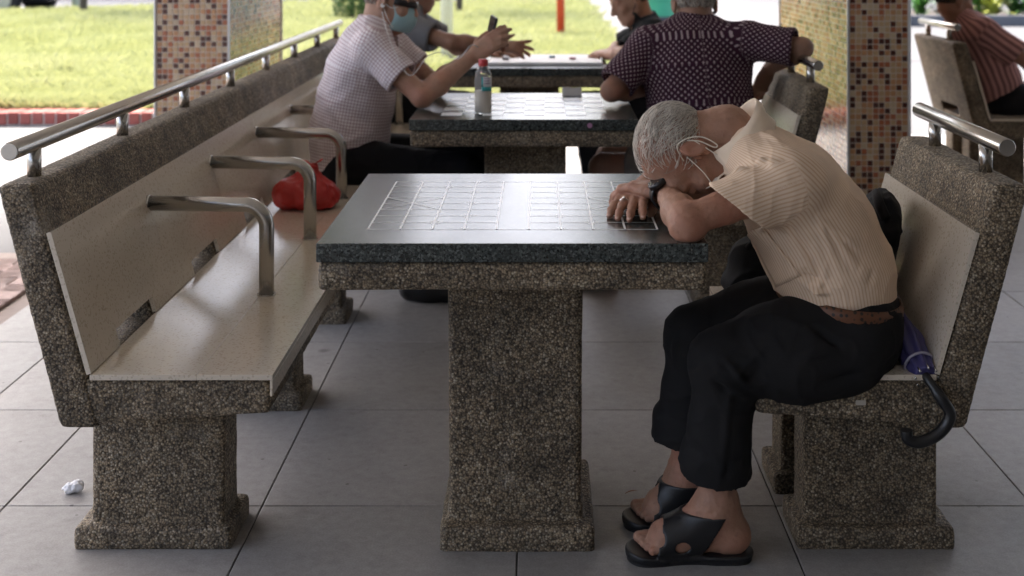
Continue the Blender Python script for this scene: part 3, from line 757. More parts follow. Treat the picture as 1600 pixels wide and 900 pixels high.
SKIN = m_skin("tanned_skin", (.37, .205, .138)); SKIN2 = m_skin("brown_skin", (.31, .175, .12)); SKIN3 = m_skin("ruddy_skin", (.42, .25, .175))
HG1 = simple("grey_hair", (.55, .49, .42), .45); HG2 = simple("white_hair", (.84, .78, .69), .45); HG4 = simple("brown_grey_hair", (.30, .26, .21), .45); HG3 = simple("dark_grey_hair", (.12, .105, .09), .45); HBK = simple("black_hair", (.012, .010, .009), .4)
TROUS = m_plaincloth("charcoal_trousers", (.0150, .0145, .0150), .85); TROUSB = m_plaincloth("black_trousers", (.010, .010, .012), .85)
SANDALM = simple("black_sandal_rubber", (.012, .012, .013), .42, .2, 60, bump=.15)
MASKC = m_plaincloth("cream_mask", (.66, .57, .46)); CORD = simple("cream_elastic", (.72, .66, .56), .8)

# ------------------------------------------------------------------ the sleeping man
SHIRT1 = m_stripe("cream_striped_shirt", (.80, .63, .475), (.67, .46, .31), .0080, .45, .90)
SHIRT1P = m_plaincloth("cream_collar", (.80, .66, .51))
A = person_root("man in a cream striped shirt asleep with his head on the near table", (.62, 2.73, 0))
YC = 2.735
SPN = [V(.640, YC, .500), V(.622, YC, .585), V(.582, YC, .676), V(.532, YC, .752), V(.472, YC, .810), V(.432, YC, .832)]
SRU = [.150, .160, .168, .175, .165, .120]; SRV = [.116, .122, .122, .106, .080, .060]
SHL, SHR = V(.505, 2.590, .795), V(.495, 2.885, .798)
ELL_, WRL = V(.288, 2.532, .733), V(.268, 2.742, .750)
ELR, WRR = V(.325, 3.060, .745), V(.216, 2.848, .724)
HO, HF, HU = V(.322, 2.752, .833), V(.10, -.10, -1), V(-1, 0, -.14)
KNL, KNR = V(.368, 2.605, .432), V(.335, 2.785, .428)
HPL, HPR = V(.652, 2.650, .470), V(.652, 2.825, .470)
ANL, ANR = V(.368, 2.665, .112), V(.322, 2.815, .108)
hb = .0028
g = Grid((.10, 2.46, -.005), (.86, 3.14, 1.0), hb)
for i in range(5): g.add(sect(SPN[i], SPN[i+1], (0, 1, 0), (SRU[i]-.025, SRV[i]-.025), (SRU[i+1]-.025, SRV[i+1]-.025)), .03)
headg = Grid((.10, 2.46, -.005), (.86, 3.14, 1.0), hb)
at, HR = put_head(headg, HO, HF, HU, .97)
headg.add(cap(at(0, -.030, -.030), at(0, -.034, -.085), .056, .056), .02); headg.add(cap(at(0, -.034, -.085), SPN[5]+V(.02, 0, .0), .057, .064), .02)
g.union(headg, .02)
for sg, (hp, kn, an) in ((-1, (HPL, KNL, ANL)), (1, (HPR, KNR, ANR))):
    g.add(cap(hp, kn, .075, .05), .03); g.add(cap(kn, kn+(an-kn)*.35, .05, .047), .02); g.add(cap(kn+(an-kn)*.35, an, .047, .031), .02)
for (an, hx, y, tx) in ((ANL, .398, 2.667, .205), (ANR, .372, 2.818, .208)):
    heel = V(hx, y, .052); ball = V(tx+.055, y-.004, .043)
    put_foot(g, an, heel, ball, [((V(tx+.045, y-.034+.016*i, .036), V(tx+.004+(.000, .001, .006, .013, .022)[4-i], y-.036+.0165*i, .033)), (.0085, .0088, .009, .0095, .0125)[i]) for i in range(5)])
    g.add(ell(an+V(0, -.030, .004), V(.014, .012, .014)), .012); g.add(ell(an+V(0, .030, .004), V(.014, .012, .014)), .012)
armL = Grid((.10, 2.46, -.005), (.86, 3.14, 1.0), hb); put_arm(armL, SHL, ELL_, WRL, .86)
armL.add(ell(ELL_+V(.004, -.010, -.018), V(.030, .026, .022)), .02)
chL, tL, nL = put_hand(armL, WRL, (-.66, .74, .02), (.10, -.10, 1), False, .95, curl=(.45, .45, .45, .5), thumb=.9, spread=.10)
g.union(armL, .0)
armR = Grid((.10, 2.46, -.005), (.86, 3.14, 1.0), hb); put_arm(armR, SHR, ELR, WRR, 1.0)
chR, tR, nR = put_hand(armR, WRR, (-.26, -1, .03), (-.08, .0, 1), True, .95, curl=(.21, .20, .21, .24), thumb=.7, spread=.16)
g.union(armR, .0); del armL, armR, headg
body = sdf_obj("body", g, SKIN, A, lambda v: .0010*noise(v, 55)+.0009*noise(v, 140)+(.0030*noise(v, 130)+.002)*np.exp(-((v-V(.352, 2.632, .118))**2).sum(1)/.026**2), 1); del g

# shirt
chS = [(SPN, (0, 1, 0), (.165, .135)), ([SHL, ELL_], (0, .3, 1), (.062, .062)), ([SHR, ELR], (0, .3, 1), (.062, .062))]
g = Grid((.28, 2.44, .40), (.84, 3.06, .97), .0032)
for i in range(5): g.add(sect(SPN[i], SPN[i+1], (0, 1, 0), (SRU[i], SRV[i]), (SRU[i+1], SRV[i+1])), .035)
for sh, el, fr in ((SHL, ELL_, .60), (SHR, ELR, .62)):
    e = sh+(el-sh)*fr; b0 = sh+(V(.56, YC, .79)-sh)*.35
    g.add(cap(b0, sh, .064, .062), .035)
    near = sh is SHL; n_ = unit(V(-.60, 0, -.80)) if near else unit(el-sh); c_ = P(1158, 326, 2.55) if near else e
    far_ = e+(el-sh)*.35; lo_, hi_, f0 = cap(sh, far_+V(.014, 0, -.012), .062, .066); _, _, f1 = cap(sh+(el-sh)*.25, far_+V(.020, 0, -.016), .050, .0585)
    pl = lambda x, y, z, c_=c_, n_=n_: (x-c_[0])*n_[0]+(y-c_[1])*n_[1]+(z-c_[2])*n_[2]
    g.add((lo_, hi_, lambda x, y, z, f0=f0, pl=pl: np.maximum(f0(x, y, z), pl(x, y, z))), .03)
    g.cut((lo_, hi_, lambda x, y, z, f1=f1, pl=pl: np.maximum(f1(x, y, z), -pl(x, y, z)-.035)), .003)
wn_ = unit(V(-.12, 0, -1)); g.clip(V(.62, YC, .530), wn_)
g.cut(ell(SPN[5]+V(-.055, 0, .010), V(.072, .066, .066)), .01)           # neck opening
pa, pb = P(1172, 372, 2.625), P(1232, 436, 2.612); pn = unit(np.cross(pb-pa, V(0, 1, 0)))
g.clip(pa+(pa-pb)*.05, pa-pb) if False else None
axl = P(1255, 288, 2.56)
FS = [(P(1250, 290, 2.56), P(1130, 262, 2.57), .010, .006), (P(1245, 275, 2.56), P(1150, 235, 2.58), .009, .0045), (P(1240, 305, 2.56), P(1150, 300, 2.53), .008, .005),
      (P(1255, 300, 2.56), P(1290, 390, 2.57), .009, .005), (P(1262, 330, 2.56), P(1350, 470, 2.60), .010, .007), (P(1220, 330, 2.56), P(1300, 460, 2.58), .009, -.004),
      (P(1180, 180, 2.70), P(1250, 210, 2.62), .010, .005), (P(1190, 205, 2.66), P(1255, 262, 2.57), .009, .004), (P(1215, 190, 2.72), P(1330, 330, 2.60), .02, -.004),
      (P(1195, 375, 2.57), P(1235, 445, 2.58), .008, -.004), (P(1300, 420, 2.58), P(1395, 455, 2.66), .008, .005), (P(1280, 450, 2.58), P(1380, 440, 2.63), .007, -.004),
      (P(1210, 440, 2.59), P(1330, 462, 2.58), .008, .006), (P(1225, 425, 2.585), P(1300, 440, 2.58), .007, -.004)]
FS = [(a_, b_, w_*.8, m_*2.2) for a_, b_, w_, m_ in FS]
for k_ in range(7): FS.append((P(1262-4*k_, 262+9*k_, 2.555), P(1150-6*k_, 215+16*k_, 2.545),     .0065, .0042*(1 if k_ % 2 else -.8)))
for k_ in range(6): FS.append((P(1262+3*k_, 300+8*k_, 2.555), P(1300+12*k_, 430-6*k_, 2.57), .008, .0060*(1 if k_ % 2 else -.8)))
for k_ in range(5): FS.append((P(1255+22*k_, 462, 2.58), P(1262+28*k_, 418-6*(k_ % 3), 2.58), .007, .0075*(1 if k_ % 2 else -.6)))
sm_ = [P(1184, 186, 2.66), P(1222, 222, 2.60), P(1250, 268, 2.565), P(1256, 300, 2.56), P(1240, 338, 2.56)]
for k_ in range(4): FS.append((sm_[k_], sm_[k_+1], .0038, -.0060)); FS.append((sm_[k_]+V(-.007, 0, .002), sm_[k_+1]+V(-.007, 0, .002), .0045, .0030))
shirt = sdf_obj("shirt", g, SHIRT1, A, folds(FS, .0022, 12), 1, chain_coords(chS)); del g
# front hanging open at the chest: pocket flap
def sheet_obj(name, rows, mat, parent, thick=.0016, attr=None):
    rows = [[V(*p) for p in r] for r in rows]; nr, nc = len(rows), len(rows[0]); pts = np.array([p for r in rows for p in r])
    fs = [(i*nc+j, i*nc+j+1, (i+1)*nc+j+1, (i+1)*nc+j) for i in range(nr-1) for j in range(nc-1)]
    n = vnormals(pts, np.array(fs)); N = len(pts); al = np.concatenate([pts+n*thick/2, pts-n*thick/2]); ff = list(fs)+[tuple(x+N for x in f[::-1]) for f in fs]
    edge = [(0, j, 0, j+1) for j in range(nc-1)]+[(nr-1, j+1, nr-1, j) for j in range(nc-1)]+[(i+1, 0, i, 0) for i in range(nr-1)]+[(i, nc-1, i+1, nc-1) for i in range(nr-1)]
    for (a, b, c, d) in edge: p_, q_ = a*nc+b, c*nc+d; ff.append((q_, p_, p_+N, q_+N))
    me = mesh_np(name, al, ff)
    if attr is not None:
        aa = me.attributes.new("cloth", 'FLOAT_VECTOR', 'POINT'); aa.data.foreach_set("vector", attr(al).astype(np.float32).ravel())
    return link(name, me, mat, parent)
# breast pocket lying on the shirt front, its mouth gaping
from mathutils.bvhtree import BVHTree
_bv = BVHTree.FromPolygons([v.co for v in shirt.data.vertices], [tuple(p.vertices) for p in shirt.data.polygons])
rows = []
for i in range(13):
    t = i/12; r = []
    for j in range(11):
        s_ = j/10; a0, a1, b0, b1 = V(1176, 374), V(1192, 352), V(1214, 448), V(1252, 430)
        q = (a0*(1-s_)+a1*s_)*(1-t)+(b0*(1-s_)+b1*s_)*t; d_ = Vector(P(q[0], q[1], 1.0)-V(0, 0, EYE)).normalized(); hit, nr, _, _ = _bv.ray_cast(Vector((0, 0, EYE)), d_)
        if hit is None: hit, nr = (Vector(r[-1]) if r else Vector(P(q[0], q[1], 2.6))), Vector((-.5, -.8, 0))
        gape = math.sin(math.pi*s_)*max(0, 1-t*2.2)**2; r.append(V(*hit)+V(*nr)*(.0022+.012*gape)+V(-.008, 0, .004)*gape)
    rows.append(r)
sheet_obj("chest_pocket", rows, SHIRT1, A, .0018, chain_coords(chS))
# collar standing up round the neck
rows = []; cc = SPN[5]+V(-.010, 0, .022); ax = unit(at(0, -.034, -.085)-SPN[5]); e1 = V(0, 1, 0); e2 = unit(np.cross(ax, e1))
if e2[2] < 0: e2 = -e2
for i, (hgt, rad) in enumerate(((-.024, .086), (.004, .085), (.026, .083), (.044, .082), (.047, .085), (.032, .089), (.012, .093), (-.014, .098))):
    r = []
    for j in range(33):
        th = math.radians(-128+256*j/32); w_ = 1+.05*math.sin(3*th+.6); open_ = (abs(th)/2.23)**2
        r.append(cc+ax*(hgt-(.018*open_ if i >= 2 else 0)+.006*math.sin(2*th+1))+(e2*math.cos(th)*(.92+.10*(hgt > .02))+e1*math.sin(th))*rad*w_)
    rows.append(r)
sheet_obj("collar", rows, SHIRT1P, A, .002, chain_coords(chS))
# trousers
g = Grid((.22, 2.45, .12), (.84, 3.0, .62), .0042)
g.add(sect((.645, YC, .485), (.640, YC, .545), (0, 1, 0), (.160, .116), (.150, .112)), .02)
for hp, kn, an, hem in ((HPL, KNL, ANL, .188), (HPR, KNR, ANR, .196)):
    ft = V(an[0]-.005, an[1]-.01, hem); g.add(cap(hp+V(-.002, 0, .005), hp+(kn-hp)*.55, .091, .087), .05); g.add(cap(hp+(kn-hp)*.5, kn, .088, .067), .05)
    g.add(tubecap(kn+V(.012, 0, -.005), ft, .067, .065), .03); d_ = unit(ft-kn)
    g.add(tubecap(ft-d_*.036, ft, .073, .0725), .001)                     # turned-up cuff
    g.cut(tubecap(ft-d_*.03, ft+d_*.03, .060, .060), .003)
g.add(cap((.53, 2.60, .425), (.62, 2.61, .435), .062, .07), .05)
g.clip((.64, YC, .556), (.12, 0, 1))
FT = [(P(1100, 525, 2.53), P(1180, 570, 2.53), .010, .004), (P(1120, 600, 2.53), P(1160, 640, 2.53), .012, -.005), (P(1180, 520, 2.53), P(1290, 500, 2.55), .012, .005), (P(1240, 480, 2.55), P(1310, 540, 2.54), .012, -.006),
      (P(1250, 560, 2.52), P(1390, 520, 2.60), .012, .005), (P(1290, 600, 2.52), P(1400, 560, 2.58), .012, -.005), (P(1330, 495, 2.56), P(1400, 510, 2.62), .010, .005), (P(1130, 560, 2.53), P(1175, 610, 2.53), .009, .006),
      (P(1090, 600, 2.54), P(1070, 720, 2.56), .010, .005), (P(1140, 620, 2.54), P(1130, 735, 2.57), .012, .006), (P(1215, 455, 2.6), P(1140, 500, 2.57), .012, .006), (P(1110, 450, 2.74), P(1190, 460, 2.70), .012, .006), (P(1060, 500, 2.72), P(1035, 650, 2.75), .010, .005)]
FT = [(a_, b_, w_*.75, m_*2.4) for a_, b_, w_, m_ in FT]
for k_ in range(6): FT.append((P(1180+4*k_, 480+22*k_, 2.54), P(1120+8*k_, 520+25*k_, 2.53), .0075, .004*(1 if k_ % 2 else -.8)))
for k_ in range(5): FT.append((P(1180-3*k_, 640-12*k_, 2.55), P(1100+6*k_, 590-6*k_, 2.53), .008, .005*(1 if k_ % 2 else -.8)))
FT += [(P(1092, 590, 2.53), P(1078, 738, 2.58), .0045, .008), (P(1150, 640, 2.54), P(1135, 745, 2.58), .006, -.007), (P(1052, 520, 2.71), P(1032, 690, 2.74), .0045, .007), (P(1172, 655, 2.55), P(1110, 620, 2.53), .005, .009), (P(1176, 670, 2.56), P(1120, 648, 2.54), .005, -.007)]
sdf_obj("trousers", g, TROUS, A, folds(FT, .0026, 12), 1); del g
# belt
BELT = NT("brown_patterned_belt"); _s = BELT.vor(95); BELT.base(BELT.mix(BELT.ramp(_s.outputs["Distance"], [(.28, (1, 1, 1)), (.40, (0, 0, 0))]), (.125, .048, .020), (.012, .008, .006))).p(Roughness=.5); BELT = BELT.m
rows = []
for i in range(4):
    r = []; o_ = (.0, .004, .004, .0)[i]
    for j in range(41):
        th = 2*math.pi*j/40; r.append(V(.6360+math.cos(th)*(.1265+o_), YC+math.sin(th)*(.1720+o_), .5110+.0115*i-.12*math.cos(th)*.125))
    rows.append(r)
sheet_obj("belt", rows, BELT, A, .003)
# sandals: sole, strap band cut from a thickened foot
for (an, hx, y, tx, nm) in ((ANL, .398, 2.667, .205, 0), (ANR, .372, 2.818, .208, 1)):
    g = Grid((tx-.06, y-.07, -.004), (hx+.06, y+.07, .13), .003)
    for z0, z1, gr in ((.0, .016, .0), (.014, .022, .003)):
        def sole(x, yy, z, z0=z0, z1=z1, gr=gr):
            t = np.clip((x-(tx-.002))/(hx-tx+.006), 0, 1); w = .050-.010*t-.006*np.sin(math.pi*np.clip((t-.25)/.55, 0, 1)); mid = y-.003+.004*np.sin(t*3)
            dx = np.maximum(np.maximum(tx+.022-x, x-(hx+.006)), 0); d = np.sqrt(dx**2+np.abs(yy-mid)**2)-w+.003-gr
            return np.maximum(d, np.maximum(z0-z, z-z1-.006*np.clip((tx+.03-x)/.05, 0, 1)))
        g.add((V(tx-.04, y-.06, z0), V(hx+.05, y+.06, z1+.01), sole), .004)
    sh = Grid((tx-.06, y-.07, -.004), (hx+.06, y+.07, .13), .003)
    heel = V(hx, y, .052); ball = V(tx+.055, y-.004, .043)
    put_foot(sh, an, heel, ball, [((V(tx+.045, y-.034+.016*i, .036), V(tx+.02, y-.036+.0165*i, .034)), .011) for i in range(5)]); inner = sh.F.copy()
    sh.F = np.maximum(sh.F-.0058, -(inner-.001)); X_, Y_, Z_ = sh.ax[0][:, None, None], sh.ax[1][None, :, None], sh.ax[2][None, None, :]
    band = np.maximum((tx+.035)-X_+.25*(Z_-.03)+0*Y_, X_-(tx+.135)-.55*(Z_-.03)); sh.F = np.maximum(sh.F, band.astype(np.float32)); sh.F = np.maximum(sh.F, (Z_-.105+0*X_+0*Y_))
    sh.cut(ell((tx+.088, y-.058, .042), (.017, .03, .013)), .003); sh.cut(ell((tx+.040, y-.03, .058), (.012, .03, .014)), .003)
    g.F = np.minimum(g.F, sh.F); sdf_obj("sandal", g, SANDALM, A, None, 1)
# hair
def keepA(l, f, u, r):
    f = f+(r-.5)*.040; u = u+(r*7 % 1-.5)*.034
    return (u > -.045+.55*np.maximum(f, -.03)) & (f < .040-.35*np.abs(l)) & ~((np.abs(l) > .060) & (u < .012) & (f > -.030)) & (r < np.clip((.030-f)/.055, .12, 1)*np.where(u > .09, .6, 1)) & (u > -.035)
def flowA(l, f, u): return np.stack([l*3, -1+0*f, -.15-11*np.maximum(0, .005-f)], 1)
hair_strands("hair", at, HR, HO, .97, keepA, 2900, .046, flowA, [HG1, HG2, HG2, HG2, HG4], A, .00055, .0065)
# mask, straps, watch, ring, nails
mrow = []
for i in range(9):
    t = i/8; r = []
    for j in range(11):
        s_ = j/10; q = P(1147, 258, 2.668)*(1-t)+P(1112, 291, 2.664)*t
        r.append(V(q[0]-.020*math.sin(math.pi*s_)+.002*math.sin(9*t), q[1]+.150*s_, q[2]-.022*math.sin(math.pi*s_)+.0015*math.sin(14*t)))
    mrow.append(r)
sheet_obj("face_mask", mrow, MASKC, A, .002)
ear = at(.078, -.012, .006); lft = HR[0]
tube("mask_strap", spline([at(.071, .012, .022), at(.083, -.020, .034), at(.086, -.036, .012), at(.088, -.036, -.022), at(.089, -.018, -.050), at(.087, -.012, -.045), at(.088, -.028, -.015), at(.086, -.032, .012)], 6), .0014, CORD, A, 8)
tube("mask_strap", spline([at(.074, .004, .014), P(1098, 268, 2.668), P(1113, 288, 2.664)], 6), .0012, CORD, A, 8)
tube("mask_strap", spline([at(.082, -.030, -.004), P(1120, 242, 2.668), P(1143, 261, 2.668)], 6), .0012, CORD, A, 8)
WATCH = simple("black_watch_strap", (.012, .012, .013), .35, .2, 80); GLASS = simple("watch_glass", (.008, .009, .010), .06)
fd = unit(WRL-ELL_); wc = WRL-fd*.022; wu = unit(V(0, 0, 1)-fd*fd[2]); wl = np.cross(fd, wu); wt = empty("wrist_watch", tuple(wc)); wt.parent = A; wt.matrix_parent_inverse = Matrix.Translation(-Vector(A.location))
rows = [[wc+fd*o_+(wu*math.cos(t_)*.0305+wl*math.sin(t_)*.0335)*(1.0+.02*abs(o_)/.01) for t_ in [2*math.pi*j/32 for j in range(33)]] for o_ in (-.014, -.008, 0, .008, .014)]
PINV_loc = Matrix.Translation(-wt.location)
o = sheet_obj("watch_strap", rows, WATCH, wt, .005)
wdir = unit(wu*.75-V(1, .25, 0)*.0+wl*(-.55 if np.dot(wl, (-1, 0, 0)) < 0 else .55)); wp = wc+wdir*.0325
tube("watch_case", [wp-wdir*.004, wp+wdir*.006, wp+wdir*.0085], [.0235, .0235, .0205], WATCH, wt, 28); tube("watch_glass", [wp+wdir*.0085, wp+wdir*.0092], [.0180, .0172], GLASS, wt, 28)
for j in range(12):
    t_ = 2*math.pi*j/12; a_ = unit(np.cross(wdir, fd)); p_ = wp+wdir*.0088+(a_*math.cos(t_)+fd*math.sin(t_))*.0200
    tube("bezel_stud", [p_, p_+wdir*.0014], .0017, STEEL, wt, 8)
rf_ = chR[2]; rp = rf_[1]*.62+rf_[2]*.38; rd = unit(rf_[2]-rf_[1]); RINGM = simple("silver_ring", (.75, .72, .66), .2, .05, metallic=1)
ru_ = unit(V(0, 0, 1)-rd*rd[2]); rl_ = np.cross(rd, ru_); tube("ring", [rp+(ru_*math.cos(t_)+rl_*math.sin(t_))*.0102 for t_ in [2*math.pi*j/24 for j in range(25)]], .0016, RINGM, A, 8)
tube("ring_stone", [rp+ru_*.010, rp+ru_*.0145], [.0045, .003], RINGM, A, 10)
NAIL = simple("fingernail", (.52, .33, .26), .25)
for i in range(4):
    a_, b_ = chR[i][3], chR[i][4]; dd = unit(b_-a_); up_ = unit(V(0, 0, 1)-dd*dd[2]); sd_ = np.cross(dd, up_); c_ = b_+dd*.001+up_*.0042
    gg = Grid(c_-.012, c_+.012, .0011); gg.add(ell(c_, (.0065, .0048, .0022), np.array([dd, sd_, up_]))); sdf_obj("fingernail", gg, NAIL, A, None, 1)

# ------------------------------------------------------------------ the other people
def seated(label, loc, sp, ru, rv, u, head, arms, legs, skin, shirt_mat, trouser_mat, coords_u=None, hem=None, hem_n=None, sleeve=.6, vox=.006, shorts=None,
           collar=None, shoes=None, fold=(), hair=None, s_sl=.060, extra=None, trouser_top=.60, sfold=.0022):
    """sp: spine points pelvis -> neck; arms: (shoulder, elbow, wrist, hand dict); legs: (hip, knee, ankle, toe direction)"""
    root = person_root(label, loc); sp = [V(*p) for p in sp]; n = len(sp)
    allp = sp+[V(*a[i]) for a in arms for i in range(3)]+[V(*l[i]) for l in legs for i in range(3)]+[V(*head[0])]
    lo, hi = np.min(allp, 0)-.24, np.max(allp, 0)+.24; lo[2] = max(lo[2], -.004)
    g = Grid(lo, hi, vox*.85)
    for i in range(n-1): g.add(sect(sp[i], sp[i+1], u, (ru[i]-.028, rv[i]-.028), (ru[i+1]-.028, rv[i+1]-.028)), .03)
    at, R = put_head(g, *head[:3], head[3] if len(head) > 3 else 1.0)
    g.add(cap(at(0, -.028, -.04), sp[-1], .056, .062), .025)
    hands = []
    for sh, el, wr, hd in arms:
        a = Grid(lo, hi, vox*.85); put_arm(a, sh, el, wr)
        if hd: hands.append(put_hand(a, wr, **hd))
        g.union(a, .006)
    for hp, kn, an, toe in legs:
        hp, kn, an, toe = V(*hp), V(*kn), V(*an), unit(toe)
        g.add(cap(hp, kn, .075, .052), .03); g.add(cap(kn, kn+(an-kn)*.35, .051, .053), .02); g.add(cap(kn+(an-kn)*.35, an, .053, .034), .02)
        put_foot(g, an, V(an[0], an[1], .045)-toe*.025, V(an[0], an[1], .038)+toe*.12, [((V(an[0], an[1], .034)+toe*.13+np.cross(toe, (0, 0, 1))*(.03-.015*i), V(an[0], an[1], .030)+toe*.165+np.cross(toe, (0, 0, 1))*(.03-.015*i)), .011) for i in range(5)])
    sdf_obj("body", g, skin, root, None, 1)
    # shirt
    g = Grid(lo, hi, vox)
    for i in range(n-1): g.add(sect(sp[i], sp[i+1], u, (ru[i], rv[i]), (ru[i+1], rv[i+1])), .035)
    for sh, el, wr, hd in arms:
        sh, el = V(*sh), V(*el); e = sh+(el-sh)*sleeve
        g.add(cap(sp[-2]+(sh-sp[-2])*.5, sh, .072, s_sl+.004), .03); g.add(tubecap(sh, e, s_sl, s_sl+.006), .03); g.cut(tubecap(e+(sh-e)*.3, e+(el-sh)*.06, .036, s_sl-.003), .004)
    if hem is not None: g.clip(hem, hem_n)
    g.cut(cap(at(0, -.02, -.07), at(0, .03, -.12), .058, .06), .01)
    ch = [(sp, u, (np.mean(ru), np.mean(rv)))]+[([V(*a[0]), V(*a[1])], coords_u if coords_u is not None else (0, .3, 1), (s_sl, s_sl)) for a in arms]
    cf = chain_coords(ch)
    sdf_obj("shirt", g, shirt_mat, root, folds(fold, sfold, 11), 1, cf)
    # collar
    cc, ax = sp[-1]+unit(at(0, -.028, -.04)-sp[-1])*.015, unit(at(0, -.028, -.04)-sp[-1]); e1 = unit(V(*u)-ax*np.dot(u, ax)); e2 = -unit(R[1]-ax*np.dot(R[1], ax)-e1*np.dot(R[1], e1))
    rows = []
    for hgt, rad in ((-.02, .072), (.012, .070), (.030, .069), (.032, .073), (.012, .080), (-.016, .088)):
        rows.append([cc+ax*hgt+(e2*math.cos(t_)+e1*math.sin(t_))*rad for t_ in [math.radians(-140+280*j/24) for j in range(25)]])
    sheet_obj("collar", rows, collar or shirt_mat, root, .003, cf)
    # trousers
    g = Grid(lo, hi, vox); pv_ = sp[0]
    g.add(sect(pv_-V(0, 0, .01), pv_+V(0, 0, .05), u, (ru[0]+.004, rv[0]-.004), (ru[0]-.006, rv[0]-.012)), .02)
    for hp, kn, an, toe in legs:
        hp, kn, an = V(*hp), V(*kn), V(*an); g.add(cap(hp, kn, .094, .068), .05) if shorts is None else g.add(tubecap(hp, hp+(kn-hp)*shorts, .096, .084), .05)
        if shorts is None: g.add(tubecap(kn, an+V(0, 0, .01), .069, .062), .03)
    g.clip((0, 0, trouser_top), (0, 0, 1))
    sdf_obj("trousers" if shorts is None else "shorts", g, trouser_mat, root, folds((), .004, 9), 1)
    if shoes is not None:
        for hp, kn, an, toe in legs:
            an, toe = V(*an), unit(toe); sd = np.cross(toe, (0, 0, 1)); g = Grid(an-V(.24, .24, an[2]+.004), an+V(.24, .24, .06), .005)
            b0, b1 = V(an[0], an[1], .045)-toe*.035, V(an[0], an[1], .038)+toe*.155
            g.add(cap(b0, b1, .045, .042), .02); g.add(cap(an, an+V(0, 0, -.05)+toe*.03, .046, .05), .03); g.add(cap(an+toe*.03-V(0, 0, .02), b1, .045, .035), .03); g.clip((0, 0, .004), (0, 0, -1))
            sdf_obj("shoe", g, shoes, root, None, 1)
    if hair: hair_strands("hair", at, R, V(*head[0]), head[3] if len(head) > 3 else 1.0, hair[0], hair[1], hair[2], hair[3], hair[4], root, .0011, .006, 3)
    return root, at, R, hands
def keepShort(l, f, u, r): return (u > .02+.9*np.maximum(f+.01, -.075)) & (f < .05) & ~((np.abs(l) > .058) & (u < .03) & (f > -.035))
def flowDown(l, f, u): return np.stack([l*9, -.25+0*f, -1+0*f], 1)

# man with phone, pale checked shirt, on the long bench
CHK = m_check("pale_checked_shirt", (.86, .83, .84), (.61, .51, .54), .0118)
B, atB, RB, hB = seated("man in a pale checked shirt and blue mask holding up a phone", (-.72, 4.78, 0),
    [(-.715, 4.78, .475), (-.712, 4.78, .58), (-.690, 4.78, .70), (-.662, 4.78, .82), (-.632, 4.78, .910), (-.612, 4.78, .960)], [.165, .172, .178, .190, .182, .105], [.140, .142, .138, .126, .102, .070], (0, 1, 0),
    (V(-.562, 4.775, 1.066), V(1, -.08, -.26), V(.18, 0, 1), .98),
    [(V(-.605, 4.600, .905), V(-.418, 4.530, .742), V(-.246, 4.640, .872), dict(d=(.78, .10, .62), n=(-.30, -.85, .42), right=True, s=.95, curl=(.22, .28, .35, .42), thumb=.5, spread=.02, fat=1.15)),
     (V(-.600, 4.960, .905), V(-.405, 4.930, .742), V(-.245, 4.770, .868), dict(d=(.80, -.20, .58), n=(-.25, .85, .45), right=False, s=.95, curl=(.4, .5, .6, .7), thumb=.5, spread=.02, fat=1.15))],
    [(V(-.66, 4.675, .475), V(-.275, 4.645, .455), V(-.43, 4.60, .085), (1, -.12, 0)), (V(-.66, 4.885, .475), V(-.265, 4.90, .46), V(-.38, 4.93, .085), (1, 0, 0))],
    SKIN3, CHK, TROUSB, hem=V(-.72, 4.78, .385), hem_n=V(.42, 0, -1), sleeve=.62, vox=.0055, shoes=BLACKP, s_sl=.064, trouser_top=.60,
    fold=[(P(500, 150, 4.62), P(560, 215, 4.6), .016, .008), (P(520, 230, 4.6), P(610, 195, 4.6), .014, .009), (P(560, 120, 4.58), P(600, 200, 4.58), .014, -.008), (P(505, 260, 4.6), P(590, 245, 4.6), .012, .009), (P(590, 90, 4.56), P(640, 130, 4.53), .012, .006), (P(540, 170, 4.6), P(620, 230, 4.62), .014, -.008)],
    hair=(keepShort, 2600, .016, flowDown, [HG1, HG3]))
MB = m_plaincloth("blue_surgical_mask", (.38, .58, .62), .8)
rows = [[atB((s_-.5)*.135*(1-.12*abs(t-.5)), .118-.075*abs(2*s_-1)**1.8-.020*abs(2*t-1)**2, .004-.100*t) for s_ in [j/12 for j in range(13)]] for t in [i/16 for i in range(17)]]
sheet_obj("face_mask", rows, MB, B, .002)
for z in (-.005, -.085): tube("mask_strap", spline([atB(-.062, .048, z), atB(-.076, .020, (z-.02)/2), atB(-.080, -.024, .012)], 5), .0016, WHITEP, B, 6)
rows = [[atB((s_-.5)*.150, .106-.075*abs(2*s_-1)**2.2,   .026-.024*t) for s_ in [j/12 for j in range(13)]] for t in (0, .5, 1)]
sheet_obj("sunglasses", rows, BLACKP, B, .004); tube("glasses_arm", [atB(-.074, .045, .022), atB(-.080, -.020, .018)], .0025, BLACKP, B, 6)
